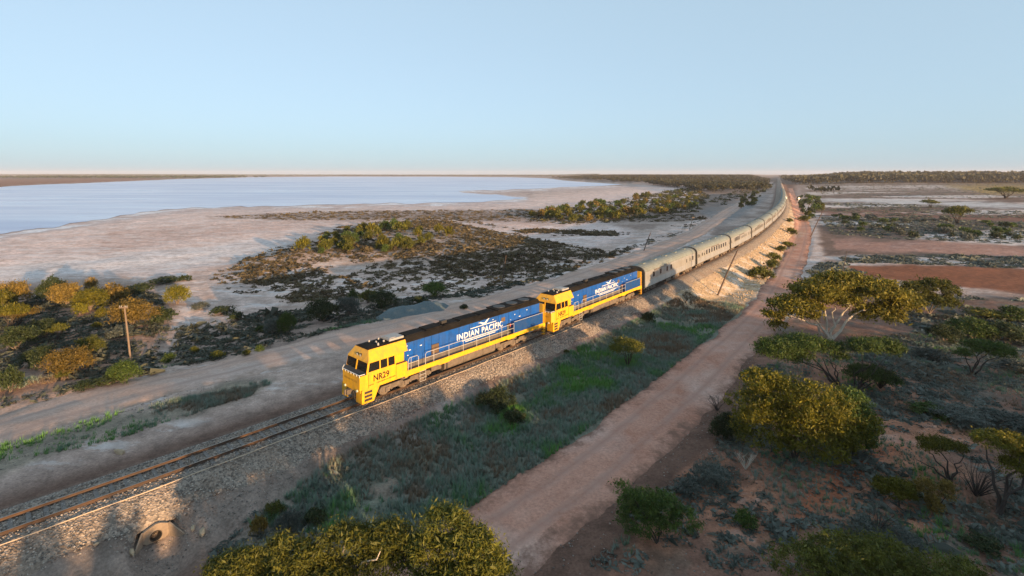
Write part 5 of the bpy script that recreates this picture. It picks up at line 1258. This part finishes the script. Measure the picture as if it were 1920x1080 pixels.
# distant woodland
def wood(name, areas, label, seed, hr, m, wf=(.5, .85)):
    rng = np.random.default_rng(seed); P = np.vstack([pick(*a) for a in areas]); dt, _ = line_dist(P[:, 0], P[:, 1], TL); P = P[np.abs(dt) > 14]; N = len(P)
    T, TF = [], []
    d = rng.normal(size=(46, 3)); d /= np.linalg.norm(d, axis=1)[:, None]; C = d*rng.uniform(.5, 1, 46)[:, None]*np.array([1, 1, .30]) + np.array([0, 0, .68]); V, F = leaves(C, .26, .6, rng, -.0); V[:, 2] = .68 + (V[:, 2]-.68)*.8
    tr = np.array([(-.03,0,0),(.03,0,0),(.05,.02,.6),(-.02,.02,.6)]); V = np.vstack([V, tr]); F = np.vstack([F, [[len(V)-4, len(V)-3, len(V)-2, len(V)-1]]])
    h = rng.uniform(*hr, N); r = h*rng.uniform(*wf, N); t = np.clip(rng.random(N)[:, None]*.6 + rng.random((N, len(F)))*.4, 0, 1)
    o = scatter_mesh(name, V, F, np.stack([P[:, 0], P[:, 1], hgts(P[:, 0], P[:, 1])-.2], 1), rng.uniform(0, 6.28, N), np.stack([r, r, h], 1), [m], {'tint': ('FLOAT', np.repeat(t.ravel(), 4).reshape(N, -1))})
    tag(o, label, 'woodland', kind='stuff')
def wpoly(*p): return [(CX + FOC*x/y, HV + FOC*(CAM_H+2.6)/y) for x, y in p]
wood('right_woodland', [(wpoly((560,980),(1100,1000),(2600,1050),(4200,2600),(1300,2500),(760,1420)), 4600, 51), (wpoly((545,960),(1900,985),(1900,1060),(570,1040)), 1300, 52)], 'dark eucalypt woodland along the right horizon', 61, (7, 17), L_wood)
wood('left_woodland', [(wpoly((255,1000),(240,1360),(215,1850),(190,2600),(1150,2500),(700,1400),(345,690),(330,660)), 3400, 53, patch(.012, .3, .55, 91)), (wpoly((215,560),(330,520),(370,690),(255,1000),(240,800)), 420, 54, patch(.02, .35, .6, 92))], 'olive eucalypt woodland left of the far track', 62, (5.5, 10.5), L_wood)
wood('lake_far_woodland', [(wpoly((-7000,6300),(700,4300),(900,5200),(-7000,8000)), 3000, 55), (wpoly((-2600,2320),(-1500,2330),(-1400,2900),(-2600,2700)), 500, 56)], 'thin dark line of trees beyond the salt lake', 63, (8, 14), L_dark, (.8, 1.6))
# ------------------------------------------------------------------ poles and signs
M_pole = mat('weathered_timber', (.19, .135, .095), .85, dirt=(.18, .12, .08), dscale=2, bmp=.3)
M_dpole = mat('dark_timber', (.075, .05, .038), .85, dirt=(.16, .08, .05), dscale=1)
def pole(u, v, ut, vt, label, m, r=.13, arm=0.0):
    p = gpos(u, v); k = FOC/p.y; top = Vector(((ut-u)/k, 0, (v-vt)/k)); o = empty('timber_pole', p)
    q = MB(); q.tube([(0, 0, -.4), top*.5, top], r, r*.7, 8); q.build('post', m, o)
    if arm:
        c = top*.975; q = MB(); q.box(c.x-arm, c.x+arm, -.20, -.08, c.z-.06, c.z+.06); q.build('crossarm', m, o)
        for i in (-.85, -.45, .45, .85):
            q = MB(); q.tube([(c.x+i*arm, -.14, c.z+.06), (c.x+i*arm, -.14, c.z+.2)], .035, .025, 6); q.build('insulator', M_greyp, o)
    tag(o, label, 'pole', 'old line poles')
pole(248, 697, 233, 573, 'pale timber pole with crossarm standing in the bush left of the road', M_pole, .10, .42)
pole(941, 533, 949, 479, 'thin leaning pole on the pale flat above the leading locomotive', M_dpole, .08)
pole(1206, 471, 1220, 436, 'leaning dark pole on the white flat behind the second locomotive', M_dpole, .12)
pole(1292, 430, 1300, 407, 'short pale pole beside the bend of the service road', M_pole, .13, .5)
pole(1344, 553, 1383, 469, 'tall dark leaning pole at the foot of the lit bank', M_dpole, .14)
pole(1519, 444, 1544, 393, 'dark leaning pole beside the verge track right of the train', M_dpole, .15)
pole(1509, 401, 1519, 381, 'small leaning pole by the far bushes right of the track', M_dpole, .15)
pole(1580, 511, 1588, 470, 'thin dark stake at the end of the red flat', M_dpole, .06)
pole(1407, 438+4, 1412, 420, 'thin stake on the flat behind the carriages', M_dpole, .07)
def disc(u, v, ut, vt, label):
    p = gpos(u, v); k = FOC/p.y; top = Vector(((ut-u)/k, 0, (v-vt)/k)); o = empty('disc_sign', p)
    q = MB(); q.tube([(0, 0, -.2), top], .12, .10, 6); q.build('post', M_white, o)
    q = MB(); q.cyl(top + Vector((0, -.16, 0)), top + Vector((0, -.10, 0)), .75, 16); q.build('disc', M_white, o); tag(o, label, 'sign', 'white disc signs by the far track')
disc(1494, 384, 1498, 372, 'white disc sign on a post right of the far track')
disc(1473, 384, 1473, 371, 'white disc sign on a post beside the last carriages')

# ------------------------------------------------------------------ air
hz = MB(); hz.box(-9500, 9500, -400, 9500, -8, 62); hm = bpy.data.materials.new('haze_air'); hm.use_nodes = True; nt = hm.node_tree
nt.nodes.remove(nt.nodes['Principled BSDF']); pv = nt.nodes.new('ShaderNodeVolumePrincipled'); pv.inputs['Density'].default_value = 7.5e-5; pv.inputs['Color'].default_value = (.92, .87, .94, 1); pv.inputs['Anisotropy'].default_value = 0.0
nt.links.new(pv.outputs[0], nt.nodes['Material Output'].inputs['Volume'])
hzo = hz.build('haze', hm); tag(hzo, kind='stuff')
